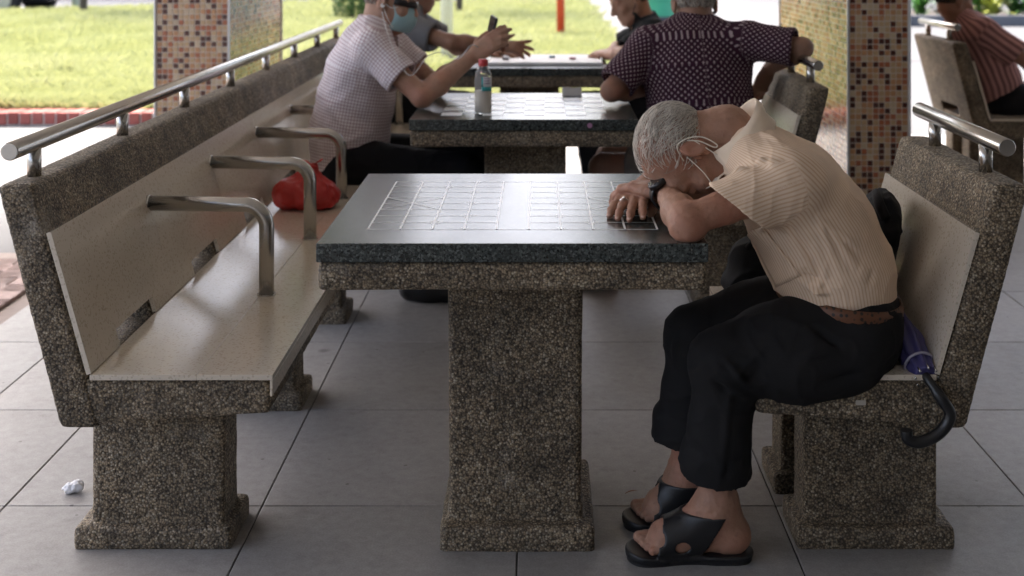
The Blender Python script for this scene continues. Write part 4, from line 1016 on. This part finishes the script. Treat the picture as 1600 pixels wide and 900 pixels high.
# phone with an earphone lead
phc = P(766, 56, 4.70); pax = unit(V(.22, -.05, 1)); pn_ = unit(V(-1, -.36, .2)); pn_ = unit(pn_-pax*np.dot(pn_, pax)); pw = np.cross(pax, pn_)
ph = empty("mobile_phone", tuple(phc)); tag(ph, "black mobile phone held up by the man in the checked shirt", "phone")
def obox(name, c, ax3, half, mat, parent, bev=.003):
    me = box_mesh(name, -V(*half), V(*half), bev, 2); co = np.array([v.co for v in me.vertices])@np.array(ax3)+c
    me.vertices.foreach_set("co", co.astype(np.float32).ravel()); me.update(); return link(name, me, mat, parent)
obox("phone_body", phc, [pw, pn_, pax], (.036, .0045, .074), BLACKP, ph, .0035); obox("screen", phc+pn_*.0047, [pw, pn_, pax], (.033, .0006, .069), simple("dark_glass", (.02, .022, .026), .08), ph, .0003)
obox("camera_bump", phc-pn_*.0055+pax*.052+pw*.018, [pw, pn_, pax], (.011, .0016, .014), BLACKP, ph, .001)
LEAD = simple("white_cable", (.75, .75, .74), .4); ea = atB(-.082, -.006, -.012)
ep = empty("earphones", tuple(ea)); tag(ep, "white wired earphones running from his ear to the phone", "earphones")
tube("earbud", [ea+RB[0]*.010, ea-RB[0]*.006], [.006, .008], LEAD, ep, 12)
tube("cable", spline([ea, ea-V(0, .004, .035), P(612, 70, 4.55), P(640, 118, 4.50), P(668, 88, 4.55), P(692, 82, 4.6), P(716, 92, 4.58), P(738, 70, 4.60), phc-pax*.074], 6), .0016, LEAD, ep, 6)

# man in plum dotted shirt, back to the camera
DOT = m_dots("plum_dotted_shirt", (.042, .013, .027), (.40, .32, .33), .0185, .0235)
Cc, atC, RC, hC = seated("man in a plum dotted shirt turned away, arm over the bench rail", (.60, 4.72, 0),
    [(.605, 4.70, .475), (.600, 4.70, .58), (.590, 4.71, .70), (.580, 4.735, .82), (.575, 4.76, .915), (.574, 4.785, .962)], [.172, .180, .192, .205, .190, .105], [.128, .128, .126, .120, .098, .070], (1, .12, 0),
    (V(.582, 4.835, 1.052), V(-.05, 1, -.25), V(0, .20, 1), 1.0),
    [(V(.395, 4.740, .905), V(.258, 4.64, .750), V(.44, 4.84, .740), dict(d=(.4, .9, 0), n=(0, 0, 1), right=False, curl=(.3, .3, .3, .3))),
     (V(.765, 4.720, .925), V(.950, 4.64, .905), V(.865, 4.83, .815), dict(d=(-.35, .25, -.9), n=(.55, -.80, -.2), right=True, curl=(.35, .35, .35, .35)))],
    [(V(.58, 4.60, .475), V(.235, 4.74, .455), V(.225, 4.80, .085), (-1, .1, 0)), (V(.58, 4.82, .475), V(.27, 4.96, .455), V(.37, 4.98, .085), (-1, .1, 0))],
    SKIN2, DOT, m_plaincloth("taupe_shorts", (.16, .14, .125)), coords_u=(0, 1, 0), hem=V(.6, 4.7, .405), hem_n=V(0, 0, -1), sleeve=.86, vox=.006, shorts=.72, s_sl=.066, trouser_top=.60,
    fold=[(P(1000, 70, 4.62), P(1040, 180, 4.58), .02, .010), (P(1165, 60, 4.62), P(1140, 170, 4.58), .02, .010), (P(1050, 40, 4.68), P(1090, 60, 4.64), .012, .006), (P(1180, 50, 4.62), P(1210, 90, 4.6), .012, .008), (P(1080, 80, 4.6), P(1070, 190, 4.56), .02, -.006)],
    hair=(keepShort, 3000, .018, flowDown, [HG1, HG2, HG3]))
# man in black at the far table
Dd, atD, RD, hD = seated("man in black with a black mask under his chin at the far table", (.60, 6.42, 0),
    [(.640, 6.43, .475), (.632, 6.43, .57), (.605, 6.43, .67), (.572, 6.43, .76), (.540, 6.43, .835), (.520, 6.43, .880)], [.165, .170, .178, .185, .178, .100], [.125, .125, .122, .115, .095, .068], (0, 1, 0),
    (V(.452, 6.41, .995), V(-1, -.22, -.42), V(-.42, 0, 1), 1.0),
    [(V(.555, 6.255, .850), V(.405, 6.19, .748), V(.335, 6.36, .735), dict(d=(-.3, .9, 0), n=(0, 0, 1), right=False, curl=(.5, .5, .5, .5))), (V(.545, 6.605, .830), V(.42, 6.66, .745), V(.36, 6.52, .735), dict(d=(-.6, -.7, 0), n=(0, 0, 1), right=True, curl=(.3, .3, .3, .3)))],
    [(V(.60, 6.33, .475), V(.23, 6.32, .455), V(.28, 6.32, .085), (-1, 0, 0)), (V(.60, 6.53, .475), V(.23, 6.55, .455), V(.28, 6.55, .085), (-1, 0, 0))],
    SKIN3, m_plaincloth("black_polo_shirt", (.020, .023, .026)), TROUSB, hem=V(.6, 6.4, .41), hem_n=V(0, 0, -1), sleeve=.88, vox=.007, shoes=BLACKP, s_sl=.066, trouser_top=.60,
    fold=[(P(985, 50, 6.25), P(1020, 75, 6.25), .02, .01)], hair=(keepShort, 2200, .03, flowDown, [HBK]))
rows = [[atD((s_-.5)*.135, .092-.075*abs(2*s_-1)**1.8-.03*t, -.052-.062*t) for s_ in [j/10 for j in range(11)]] for t in [i/5 for i in range(6)]]
sheet_obj("face_mask", rows, BLACKP, Dd, .002); tube("mask_strap", spline([atD(.066, .035, -.06), atD(.079, .004, -.02), atD(.082, -.024, .012)], 5), .0022, BLACKP, Dd, 6)
# man in grey reaching over the far table
Ee, atE, RE, hE = seated("man in a grey shirt reaching over the far table, mostly hidden by the checked shirt", (-.72, 6.38, 0),
    [(-.735, 6.38, .475), (-.732, 6.38, .58), (-.715, 6.38, .69), (-.69, 6.38, .80), (-.662, 6.38, .89), (-.645, 6.38, .945)], [.165, .172, .178, .188, .180, .105], [.128, .128, .126, .120, .098, .068], (0, 1, 0),
    (V(-.600, 6.38, 1.062), V(1, .1, -.30), V(.25, 0, 1), 1.0),
    [(V(-.635, 6.205, .865), V(-.425, 6.13, .815), V(-.215, 6.20, .795), dict(d=(.86, .1, -.10), n=(.1, -.55, .8), right=True, curl=(-.05, .15, .25, .30), thumb=-.3, spread=.26, fat=1.15)), (V(-.63, 6.555, .865), V(-.43, 6.63, .745), V(-.26, 6.5, .735), dict(d=(.9, -.3, 0), n=(0, 0, 1), right=False, curl=(.3, .3, .3, .3)))],
    [(V(-.66, 6.28, .475), V(-.28, 6.27, .455), V(-.36, 6.27, .085), (1, 0, 0)), (V(-.66, 6.48, .475), V(-.28, 6.50, .455), V(-.36, 6.5, .085), (1, 0, 0))],
    SKIN2, m_plaincloth("grey_shirt", (.17, .175, .185)), TROUSB, hem=V(-.7, 6.4, .41), hem_n=V(0, 0, -1), sleeve=.58, vox=.007, shoes=BLACKP, s_sl=.072, trouser_top=.60, hair=(keepShort, 1200, .02, flowDown, [HG3]))
# man in striped red shirt at the right edge
STR = m_stripe("red_striped_shirt", (.46, .25, .23), (.19, .095, .09), .034, .30, .70)
Ff, atF, RF, hF = seated("man in a red and dark striped shirt seen from behind at the right edge", (2.36, 6.66, 0),
    [(2.385, 6.66, .475), (2.365, 6.66, .57), (2.325, 6.66, .67), (2.275, 6.66, .77), (2.225, 6.66, .845), (2.192, 6.66, .885)], [.165, .170, .178, .185, .178, .102], [.120, .122, .120, .112, .095, .068], (0, 1, 0),
    (V(2.150, 6.655, .992), V(1, .25, -.15), V(.05, 0, 1), 1.0),
    [(V(2.25, 6.485, .840), V(2.46, 6.42, .68), V(2.68, 6.48, .735), dict(d=(1, 0, 0), n=(0, -.5, 1), right=True, curl=(.4, .4, .4, .4))), (V(2.25, 6.83, .84), V(2.46, 6.90, .68), V(2.68, 6.84, .735), dict(d=(1, 0, 0), n=(0, .5, 1), right=False, curl=(.4, .4, .4, .4)))],
    [(V(2.42, 6.56, .475), V(2.80, 6.55, .455), V(2.74, 6.55, .085), (1, 0, 0)), (V(2.42, 6.76, .475), V(2.80, 6.78, .455), V(2.74, 6.78, .085), (1, 0, 0))],
    SKIN2, STR, TROUSB, hem=V(2.4, 6.66, .425), hem_n=V(0, 0, -1), sleeve=.72, vox=.007, shoes=BLACKP, s_sl=.066, trouser_top=.60, collar=m_plaincloth("pink_collar", (.50, .30, .29)),
    fold=[(P(1530, 120, 6.45), P(1590, 170, 6.45), .02, .01), (P(1545, 160, 6.45), P(1600, 150, 6.45), .02, -.01), (P(1520, 60, 6.45), P(1570, 120, 6.45), .02, .01)], hair=(lambda l, f, u, r: (u > -.055+.9*np.maximum(f+.01, -.075)) & (f < .05) & ~((np.abs(l) > .058) & (u < .02) & (f > -.03)), 3000, .03, flowDown, [HBK]))

# ================================================================== SMALL THINGS
# bottle on the middle table
PLASTIC = NT("clear_plastic"); PLASTIC.base((.86, .88, .88)).p(Roughness=.15, Transmission_Weight=.85, IOR=1.08); PLASTIC = PLASTIC.m
bc = P(755, 176, 4.42); bx_, by_ = bc[0], 4.42
bt = empty("drink_bottle", (bx_, by_, ZT)); tag(bt, "plastic bottle half full of milky drink with a red cap", "bottle")
prof = [(.001, .0), (.026, .0), (.0295, .004), (.0295, .125), (.0285, .135), (.021, .152), (.0155, .160), (.0155, .166)]
def lathe(name, prof, c, mat, parent, seg=28):
    vs_, fs = [], []
    for r, z in prof:
        for j in range(seg): t_ = 2*math.pi*j/seg; vs_.append((c[0]+r*math.cos(t_), c[1]+r*math.sin(t_), c[2]+z))
    for i in range(len(prof)-1):
        for j in range(seg): k = (j+1) % seg; fs.append((i*seg+j, i*seg+k, (i+1)*seg+k, (i+1)*seg+j))
    return link(name, mesh_np(name, vs_, fs), mat, parent)
lathe("bottle_wall", prof, (bx_, by_, ZT+.001), PLASTIC, bt)
lathe("drink", [(.0005, .004), (.0275, .004), (.0275, .078), (.0005, .0785)], (bx_, by_, ZT+.001), simple("milky_drink", (.72, .62, .50), .35, .05), bt)
lathe("cap", [(.0005, .186), (.0150, .186), (.0165, .184), (.0170, .165), (.0160, .163)], (bx_, by_, ZT+.001), simple("red_cap", (.52, .045, .05), .4), bt)
def arc_label(name, z0, z1, a0, a1, r, mat):
    rows = [[(bx_+r*math.cos(t_), by_+r*math.sin(t_), z) for t_ in np.linspace(a0, a1, 12)] for z in (z0, z1)]; return sheet_obj(name, rows, mat, bt, .0006)
TEAL = simple("teal_label", (.05, .42, .42), .45); WL = simple("white_label", (.72, .72, .73), .5)
arc_label("label", ZT+.082, ZT+.128, math.radians(-98), math.radians(-20), .0301, WL); arc_label("label_band", ZT+.080, ZT+.094, math.radians(-98), math.radians(-20), .0306, TEAL)
arc_label("label_edge", ZT+.094, ZT+.128, math.radians(-98), math.radians(-88), .0306, TEAL)
INK = simple("label_ink", (.25, .22, .34), .6)
for zz in (.104, .113, .121): arc_label("label_print", ZT+zz, ZT+zz+.004, math.radians(-82), math.radians(-40), .0306, INK)
# folded napkin packet
np_ = empty("tissue_packet", (.12, 4.955, ZT)); tag(np_, "small white folded tissue at the back of the checkerboard table", "tissue")
TIS = NT("thin_white_tissue"); TIS.base((.80, .80, .80)).p(Roughness=.8); _tr = TIS.n("BsdfTranslucent", Color=(.8, .8, .8, 1)); _mx = TIS.n("MixShader", Fac=.5)
TIS.t.links.new(TIS.b.outputs[0], _mx.inputs[1]); TIS.t.links.new(_tr.outputs[0], _mx.inputs[2]); TIS.t.links.new(_mx.outputs[0], TIS.out.inputs[0])
for k_, (y_a, z_a, y_b, z_b) in enumerate(((4.915, .0015, 4.945, .030), (4.947, .030, 4.985, .0015))):
    sheet_obj("fold", [[V(.085+.075*s_, y_a*(1-t)+y_b*t+.003*math.sin(5*s_), ZT+z_a*(1-t)+z_b*t+.0015*math.sin(7*s_+t)) for s_ in [j/6 for j in range(7)]] for t in [i/4 for i in range(5)]], TIS.m, np_, .0008)
# red plastic bag on the long bench
RED = NT("red_plastic_bag"); RED.base(RED.mix(RED.noise(18, 4), (.42, .018, .015), (.56, .035, .028))).p(Roughness=.42, Subsurface_Weight=.1); RED.bump(RED.noise(38, 6, .7), .7, .008); RED = RED.m
rb = empty("plastic_bag", (-.77, 4.20, .4155)); tag(rb, "knotted red plastic bag lying on the long bench", "bag")
g = Grid((-.96, 4.03, .40), (-.60, 4.40, .62), .004); bc_ = V(-.772, 4.205, .470)
g.add(ell(bc_, (.096, .080, .055)), .02); g.add(ell(bc_+V(.03, 0, -.018), (.085, .08, .042)), .02); g.add(ell(bc_+V(-.05, 0, -.01), (.06, .07, .048)), .02)
g.add(cap(bc_+V(.012, 0, .045), bc_+V(.022, 0, .075), .030, .011), .03); g.clip((0, 0, .4165), (0, 0, -1))
def crink(v):
    q = v-(bc_+V(.02, 0, .07)); a = np.arctan2(q[:, 1], q[:, 0]); r = np.linalg.norm(q, axis=1)
    return .0045*np.sin(a*13+3*noise(v, 20))*np.exp(-(r/.075)**2)+.006*noise(v, 24)+.004*noise(v, 60)
sdf_obj("bag", g, RED, rb, crink, 1)
kn_ = bc_+V(.024, 0, .082); tube("knot", [kn_+V(.012*math.cos(t_), .010*math.sin(t_), .003*math.sin(2*t_)) for t_ in np.linspace(0, 6.2, 14)], .007, RED, rb, 10)
for sx in (-1, 1):
    rows = [[kn_+V(sx*(.006+.022*t)+.004*math.sin(9*s_), (s_-.5)*(.012+.035*t), .004+.022*t-.008*t*t+.004*math.sin(7*s_+sx)) for s_ in [j/6 for j in range(7)]] for t in [i/5 for i in range(6)]]
    sheet_obj("handle_end", rows, RED, rb, .0012)
# umbrella behind the man
UMB = NT("navy_umbrella_cloth"); UMB.base(UMB.mix(UMB.noise(25, 3), (.030, .027, .10), (.065, .058, .18))).p(Roughness=.5); UMB = UMB.m
ub = empty("umbrella", (.74, 2.60, .42)); tag(ub, "furled navy umbrella with a black crook handle beside the sleeping man", "umbrella")
u0, u1 = P(1447, 588, 2.575), P(1395, 500, 2.74); ud = unit(u1-u0)
g = Grid(np.minimum(u0, u1)-.06, np.maximum(u0+ud*.3, u1)+.06, .003); g.add(cap(u0+ud*.01, u0+ud*.11, .025, .032), .01); g.add(cap(u0+ud*.10, u0+ud*.30, .032, .022), .01); g.clip(u0, -ud)
e1_ = unit(np.cross(ud, V(0, 0, 1))); e2_ = np.cross(ud, e1_)
def pleat(v): q = v-u0; t = q@ud; a = np.arctan2(q@e1_, q@e2_); return .0035*np.sin(a*8+t*35)*np.clip(t*30, .2, 1)
sdf_obj("canopy", g, UMB, ub, pleat, 1)
tube("strap_band", [u0+ud*.035+(e1_*math.cos(t_)+e2_*math.sin(t_))*.0300 for t_ in np.linspace(0, 6.283, 28)], .003, simple("silver_band", (.35, .34, .42), .35, metallic=.4), ub, 8)
for j in range(8):
    t_ = 2*math.pi*j/8; p_ = u0+(e1_*math.cos(t_)+e2_*math.sin(t_))*.0235; tube("rib_tip", [p_-ud*.006, p_+ud*.008], .0022, STEEL, ub, 8)
hp_ = [u0+ud*.02, u0-ud*.01, P(1470, 622, 2.545), P(1484, 645, 2.54), P(1478, 665, 2.54), P(1460, 682, 2.54), P(1436, 691, 2.54), P(1419, 686, 2.54), P(1416, 672, 2.54)]
tube("handle", spline(hp_, 6), [.009]*10+[.0118]*(6*8+1-10), BLACKP, ub, 14)
# black bag on the seat beyond the man, and one behind his back
BAGM = m_plaincloth("black_bag_cloth", (.010, .010, .012), .7)
k1 = empty("shoulder_bag", (.54, 3.12, .4155)); tag(k1, "black cloth bag on the seat beyond the sleeping man's knees", "bag")
g = Grid((.40, 2.98, .40), (.74, 3.26, .64), .005); g.add(ell((.56, 3.12, .49), (.105, .085, .085)), .02); g.add(ell((.53, 3.12, .455), (.085, .09, .05)), .03); g.add(cap((.51, 3.12, .52), (.60, 3.12, .545), .040, .03), .03); g.clip((0, 0, .4165), (0, 0, -1))
sdf_obj("bag", g, BAGM, k1, folds((), .005, 16), 1); tube("strap", spline([(.50, 3.08, .55), (.53, 3.06, .585), (.58, 3.07, .595), (.63, 3.10, .55)], 6), .008, BAGM, k1, 8)
k2 = empty("backpack", (.80, 2.95, .4155)); tag(k2, "black backpack wedged between the cream shirt and the bench backrest", "backpack")
g = Grid((.66, 2.76, .40), (.96, 3.14, .80), .005); g.add(sect((.752, 2.95, .47), (.790, 2.95, .66), (0, 1, 0), (.10, .045), (.09, .038)), .02); g.add(cap((.785, 2.90, .68), (.79, 3.0, .68), .026), .02); g.clip((0, 0, .4165), (0, 0, -1))
sdf_obj("bag", g, BAGM, k2, folds((), .004, 16), 1); tube("carry_loop", spline([(.772, 2.86, .67), (.760, 2.865, .697), (.764, 2.90, .709), (.776, 2.95, .705), (.79, 2.98, .67)], 6), .012, BAGM, k2, 10)
# litter and marks
tp = P(115, 748, 2.98); g = Grid(tp-.05, tp+.05, .0022); tp[2] = .012
g = Grid((tp[0]-.04, tp[1]-.04, 0), (tp[0]+.04, tp[1]+.04, .05), .0018); g.add(ell(tp+V(0, 0, .004), (.022, .014, .011)), .004); g.add(ell(tp+V(.010, .003, .010), (.012, .012, .010)), .004); g.add(ell(tp+V(-.014, -.003, .002), (.012, .009, .007)), .004); g.clip((0, 0, .005), (0, 0, -1))
cr = sdf_obj("crumpled_tissue", g, simple("tissue_white", (.76, .76, .77), .85), None, lambda v: .0030*noise(v, 110)+.0022*noise(v, 240), 0); tag(cr, "crumpled white tissue lying on the floor by the long bench", "tissue")
lf_ = P(985, 773, 2.97); rows = [[V(lf_[0]-.012+.028*t, 2.97+.010*math.sin(2.6*t)+(s_-.5)*.004*math.sin(math.pi*min(1, t+.08)), .0065+.004*t) for s_ in (0, .5, 1)] for t in [i/7 for i in range(8)]]
tag(sheet_obj("fallen_leaf", rows, simple("dry_leaf", (.24, .09, .035), .7), None, .0006), "tiny curled brown leaf on the floor near the sandals", "leaf")
sk_ = P(1345, 629, 2.567); stk = box("paper_scrap", (sk_[0]-.010, 2.5655, sk_[2]-.005), (sk_[0]+.010, 2.5672, sk_[2]+.005), simple("paper_scrap", (.42, .38, .33), .8), None, .0005, 1); tag(stk, "scrap of pale paper stuck on the seat end below the sleeping man", "paper scrap")

# ================================================================== BACKGROUND THINGS
def post(name, px, D, w, h, c, label, cat, cap_r=None):
    x = (px-844)/2000*D; z = float(lawn_z(x, D)) if x < .95 and 9.3 < D < 22 else 0; r = empty(name, (x, D, z)); tag(r, label, cat); m_ = simple(name+"_paint", c, .5)
    tube("shaft", [(x, D, z-.05), (x, D, z+h)], w/2, m_, r, 18); tube("foot_plate", [(x, D, z-.02), (x, D, z+.03)], w*.8, m_, r, 18); tube("top_cap", [(x, D, z+h), (x, D, z+h+.02)], [w*.56, w*.4], m_, r, 18)
post("white_pole", 698, 12.9, .125, 3.4, (.74, .75, .76), "white round pole on the lawn behind the phone", "pole")
post("red_post", 876, 16.4, .105, 1.6, (.50, .055, .025), "orange red post on the lawn left of the man in black", "post")
post("green_post", 118, 24.4, .16, 2.2, (.42, .52, .42), "pale green post by the road at the upper left", "post")
BARK = simple("bark", (.060, .048, .036), .9, .3, 20, bump=.5); LEAFM = NT("tree_leaf"); LEAFM.base(LEAFM.mix(LEAFM.noise(2, 3), (.035, .085, .018), (.085, .15, .03))).p(Roughness=.55); LEAFM = LEAFM.m
def leaf_cloud(name, pts, size, mat, parent, seed=0):
    rng = np.random.default_rng(seed); n = len(pts); d = rng.normal(size=(n, 3)); d /= np.linalg.norm(d, axis=1, keepdims=True); e = np.cross(d, rng.normal(size=(n, 3))); e /= np.linalg.norm(e, axis=1, keepdims=True); s_ = size*(.6+.8*rng.random((n, 1)))
    v = np.stack([pts-d*s_, pts+e*s_*.42, pts+d*s_, pts-e*s_*.42], 1).reshape(-1, 3); return link(name, mesh_np(name, v, np.arange(n*4).reshape(-1, 4), False), mat, parent)
def tree(px, D, r0, h, cr, label, seed):
    rng = np.random.default_rng(seed); x = (px-844)/2000*D; z = float(lawn_z(x, D)); r = empty("tree", (x, D, z)); tag(r, label, "tree")
    tube("trunk", spline([(x-.01, D, z-.1), (x, D, z+.3), (x+.10, D+.05, z+h*.35), (x+.05, D, z+h*.7)], 5), [r0*(1.25-.04*i) for i in range(16)], BARK, r, 12)
    cl = []
    for k in range(9):
        a = rng.random()*6.283; c = V(x+.05+math.cos(a)*cr*.6*rng.random(), D+math.sin(a)*cr*.6*rng.random(), z+h*.62+h*.32*rng.random())
        tube("limb", [(x+.06, D, z+h*.5), ((x+.06+c[0])/2, (D+c[1])/2, z+h*.58), tuple(c)], [r0*.6, r0*.4, r0*.15], BARK, r, 8)
        q = rng.normal(size=(420, 3)); q /= np.linalg.norm(q, axis=1, keepdims=True); cl.append(c+q*(rng.random((420, 1))**.45)*cr*.42*np.array([1, 1, .75]))
    leaf_cloud("crown", np.concatenate(cl), .10, LEAFM, r, seed)
tree(131, 21.3, .060, 4.6, 1.5, "young leaning tree on the lawn at the upper left", 4)
tree(718, 21.5, .050, 4.2, 1.3, "slender dark trunked tree on the lawn beyond the white pole", 5)
for k_, (tx_, ty_, hh_, rr_2, lb_) in enumerate(((-14.5, 37, 15, 4.6, "unseen tall tree added beyond the road, far left, to darken the table reflection"), (-7.0, 38, 14.5, 4.2, "unseen tall tree added beyond the road, left of the bright gap mirrored in the tables"), (4.8, 38, 15, 4.4, "unseen tall tree added beyond the road, right of the bright gap mirrored in the tables"), (12.5, 37, 14.5, 4.6, "unseen tall tree added beyond the road, far right, to darken the table reflection"))):  # trees added out of frame to shape the reflections on the table tops
    rng = np.random.default_rng(70+k_); r = empty("added_reflection_tree", (tx_, ty_, 0)); tag(r, lb_, "tree", "unseen trees added beyond the road for the table reflections")
    tube("trunk", spline([(tx_, ty_, -.1), (tx_+.1, ty_, 2), (tx_-.1, ty_+.1, hh_*.6)], 5), [.24-.012*i for i in range(11)], BARK, r, 12); cl = []
    for k in range(20):
        a = rng.random()*6.283; q = rr_2*.75*math.sqrt(rng.random()); c = V(tx_+math.cos(a)*q, ty_+math.sin(a)*q, hh_*(.26+.66*rng.random())); tube("limb", [(tx_, ty_, hh_*.3), tuple((V(tx_, ty_, hh_*.35)+c)/2), tuple(c)], [.09, .06, .02], BARK, r, 6)
        w_ = rng.normal(size=(420, 3)); w_ /= np.linalg.norm(w_, axis=1, keepdims=True); cl.append(c+w_*(rng.random((420, 1))**.45)*rr_2*.42)
    leaf_cloud("crown", np.concatenate(cl), .23, LEAFM, r, 80+k_)
# clipped conical shrub
x = (551-844)/2000*19.6; z = float(lawn_z(x, 19.6)); sb = empty("conical_shrub", (x, 19.6, z)); tag(sb, "dark green conical shrub on the lawn behind the checked shirt", "shrub")
tube("stem", [(x, 19.6, z-.05), (x, 19.6, z+1.5)], [.04, .015], BARK, sb, 8); rr_ = np.random.default_rng(9); t = rr_.random(5200)**.8; a = rr_.random(5200)*6.283; rad = (.30*(1-t)**.6+.03)*(rr_.random(5200)**.3)*(1+.15*np.sin(5*a+9*t))
leaf_cloud("foliage", np.stack([x+rad*np.cos(a), 19.6+rad*np.sin(a), z+.06+1.75*t], 1), .040, LEAFM, sb, 2)
# green bin
D = 20.2; x = (1028-844)/2000*D; bn = empty("litter_bin", (x, D, 0)); tag(bn, "round green litter bin on a dark base behind the plum shirt", "bin")
GRN = simple("green_bin_plastic", (.035, .30, .16), .45); lathe("base", [(.01, -.01), (.30, -.01), (.30, .16), (.01, .16)], (x, D, 0), BLACKP, bn); lathe("drum", [(.275, .16), (.285, .40), (.29, .92)], (x, D, 0), GRN, bn)
for zz in (.40, .66, .90): lathe("hoop", [(.283, zz), (.300, zz+.012), (.300, zz+.04), (.283, zz+.052)], (x, D, 0), GRN, bn)
lathe("lid", [(.31, .92), (.31, .97), (.22, 1.08), (.01, 1.12)], (x, D, 0), GRN, bn)
# planted bed at the right with a dark kerb
kbp = empty("planter_kerb", (8.5, 20.4, 0)); tag(kbp, "low dark kerb in front of the green plants at the right", "kerb")
DK = simple("dark_kerb", (.09, .095, .105), .8)
for i in range(9): box("kerb_stone", (4.8+i*1.0+.004, 20.3, -.01), (5.8+i*1.0-.004, 20.5, .16), DK, kbp, .012)
tag(sheet("planting_soil", 4.8, 13.8, 20.5, 23.5, .08, simple("soil", (.05, .04, .03), .95)), "dark soil of the planted bed")
LFS = [NT("leaf_bright"), NT("leaf_deep"), NT("leaf_yellow")]
for m_, c1, c2 in zip(LFS, ((.05, .17, .03), (.02, .075, .02), (.28, .32, .05)), ((.12, .28, .06), (.05, .13, .035), (.42, .44, .10))): m_.base(m_.mix(m_.noise(6, 2), c1, c2)).p(Roughness=.4)
PLB = ["bright green leafy plant left of the striped shirt's head, behind the dark kerb", "yellow green broad leaved plant right of the striped shirt's head, behind the dark kerb", "deep green leafy plant at the right edge behind the dark kerb"]
for k, px in enumerate((1385, 1440, 1478, 1520, 1548, 1582, 1612)):
    kind = (1, 0, 1, 0, 2, 1, 0)[k]; D = 20.85+.2*(k % 2); x = (px-844)/2000*D; r = empty("bedding_plant", (x, D, .08))
    lab = ["deep green plant behind the pier's right edge, behind the dark kerb", "bright green plant in the bed between the pier and the striped shirt", "dark plant in the bed just behind the striped shirt's head", "bright green plant in the bed right of the striped shirt's head", "yellow green plant in the bed right of the striped shirt", "deep green plant in the bed near the right edge", "bright green plant in the bed cut by the right edge"][k]
    tag(r, lab, "plant", "plants in the bed at the right"); rng = np.random.default_rng(40+k); vs_, fs = [], []
    for j in range(46):
        a = rng.random()*6.283; el = .35+.9*rng.random(); L = .34+.30*rng.random(); w = .035+.03*rng.random(); d = V(math.cos(a)*math.cos(el), math.sin(a)*math.cos(el), math.sin(el)); sd = V(-math.sin(a), math.cos(a), 0); o_ = V(x, D, .08)+V(rng.normal()*.05, rng.normal()*.05, .25*rng.random()); n = len(vs_)
        for t, ww in ((0, .15), (.35, .9), (.7, .8), (1, .05)):
            p_ = o_+d*L*t-V(0, 0, .16*t*t*L/.4); vs_ += [p_-sd*w*ww, p_+sd*w*ww]
        fs += [(n+2*i, n+2*i+1, n+2*i+3, n+2*i+2) for i in range(3)]
    link("leaves", mesh_np("leaves", vs_, fs), LFS[kind].m, r); tube("stem", [(x, D, .05), (x, D, .42)], .015, BARK, r, 8)
# parked car, only its lower body reaches into the picture
car = empty("parked_car", (-10.75, 23.2, 0)); tag(car, "dark grey car parked by the road at the upper left corner", "car")
PAINT = simple("dark_car_paint", (.020, .022, .026), .25); TYRE = simple("tyre", (.012, .012, .012), .85); RIM = simple("alloy_rim", (.40, .41, .42), .3, metallic=.9)
cx, cy = -10.75, 23.2
g = Grid((cx-2.4, cy-1.0, .15), (cx+2.4, cy+1.0, 1.65), .035); g.add(rbox((cx-2.15, cy-.86, .28), (cx+2.15, cy+.86, .92), .16)); g.add(rbox((cx-1.35, cy-.74, .75), (cx+1.0, cy+.74, 1.52), .26), .18)
for wx in (-1.35, 1.35):
    for wy in (-.86, .86):
        g.cut(ell((cx+wx, cy+wy, .32), (.40, .26, .40)), .03)
sdf_obj("car_body", g, PAINT, car, None, 1)
for wx in (-1.35, 1.35):
    for wy, s_ in ((-.84, -1), (.84, 1)):
        w = tube("wheel", [(cx+wx, cy+wy-.10, .32), (cx+wx, cy+wy-.085, .32), (cx+wx, cy+wy+.085, .32), (cx+wx, cy+wy+.10, .32)], [.28, .32, .32, .28], TYRE, car, 28)
        tube("rim", [(cx+wx, cy+wy+s_*.095, .32), (cx+wx, cy+wy+s_*.112, .32)], [.21, .19], RIM, w, 24)
GLS = simple("car_glass", (.03, .035, .04), .06); box("side_window", (cx-1.0, cy-.76, 1.0), (cx+.75, cy-.735, 1.36), GLS, car, .01)
box("sill_trim", (cx-1.0, cy-.885, .30), (cx+1.0, cy-.85, .38), BLACKP, car, .01); box("headlight", (cx+1.85, cy-.80, .62), (cx+2.17, cy-.55, .76), simple("lamp_lens", (.6, .62, .64), .1), car, .03); box("tail_light", (cx-2.17, cy-.80, .66), (cx-1.95, cy-.55, .84), simple("red_lens", (.35, .02, .02), .15), car, .03)
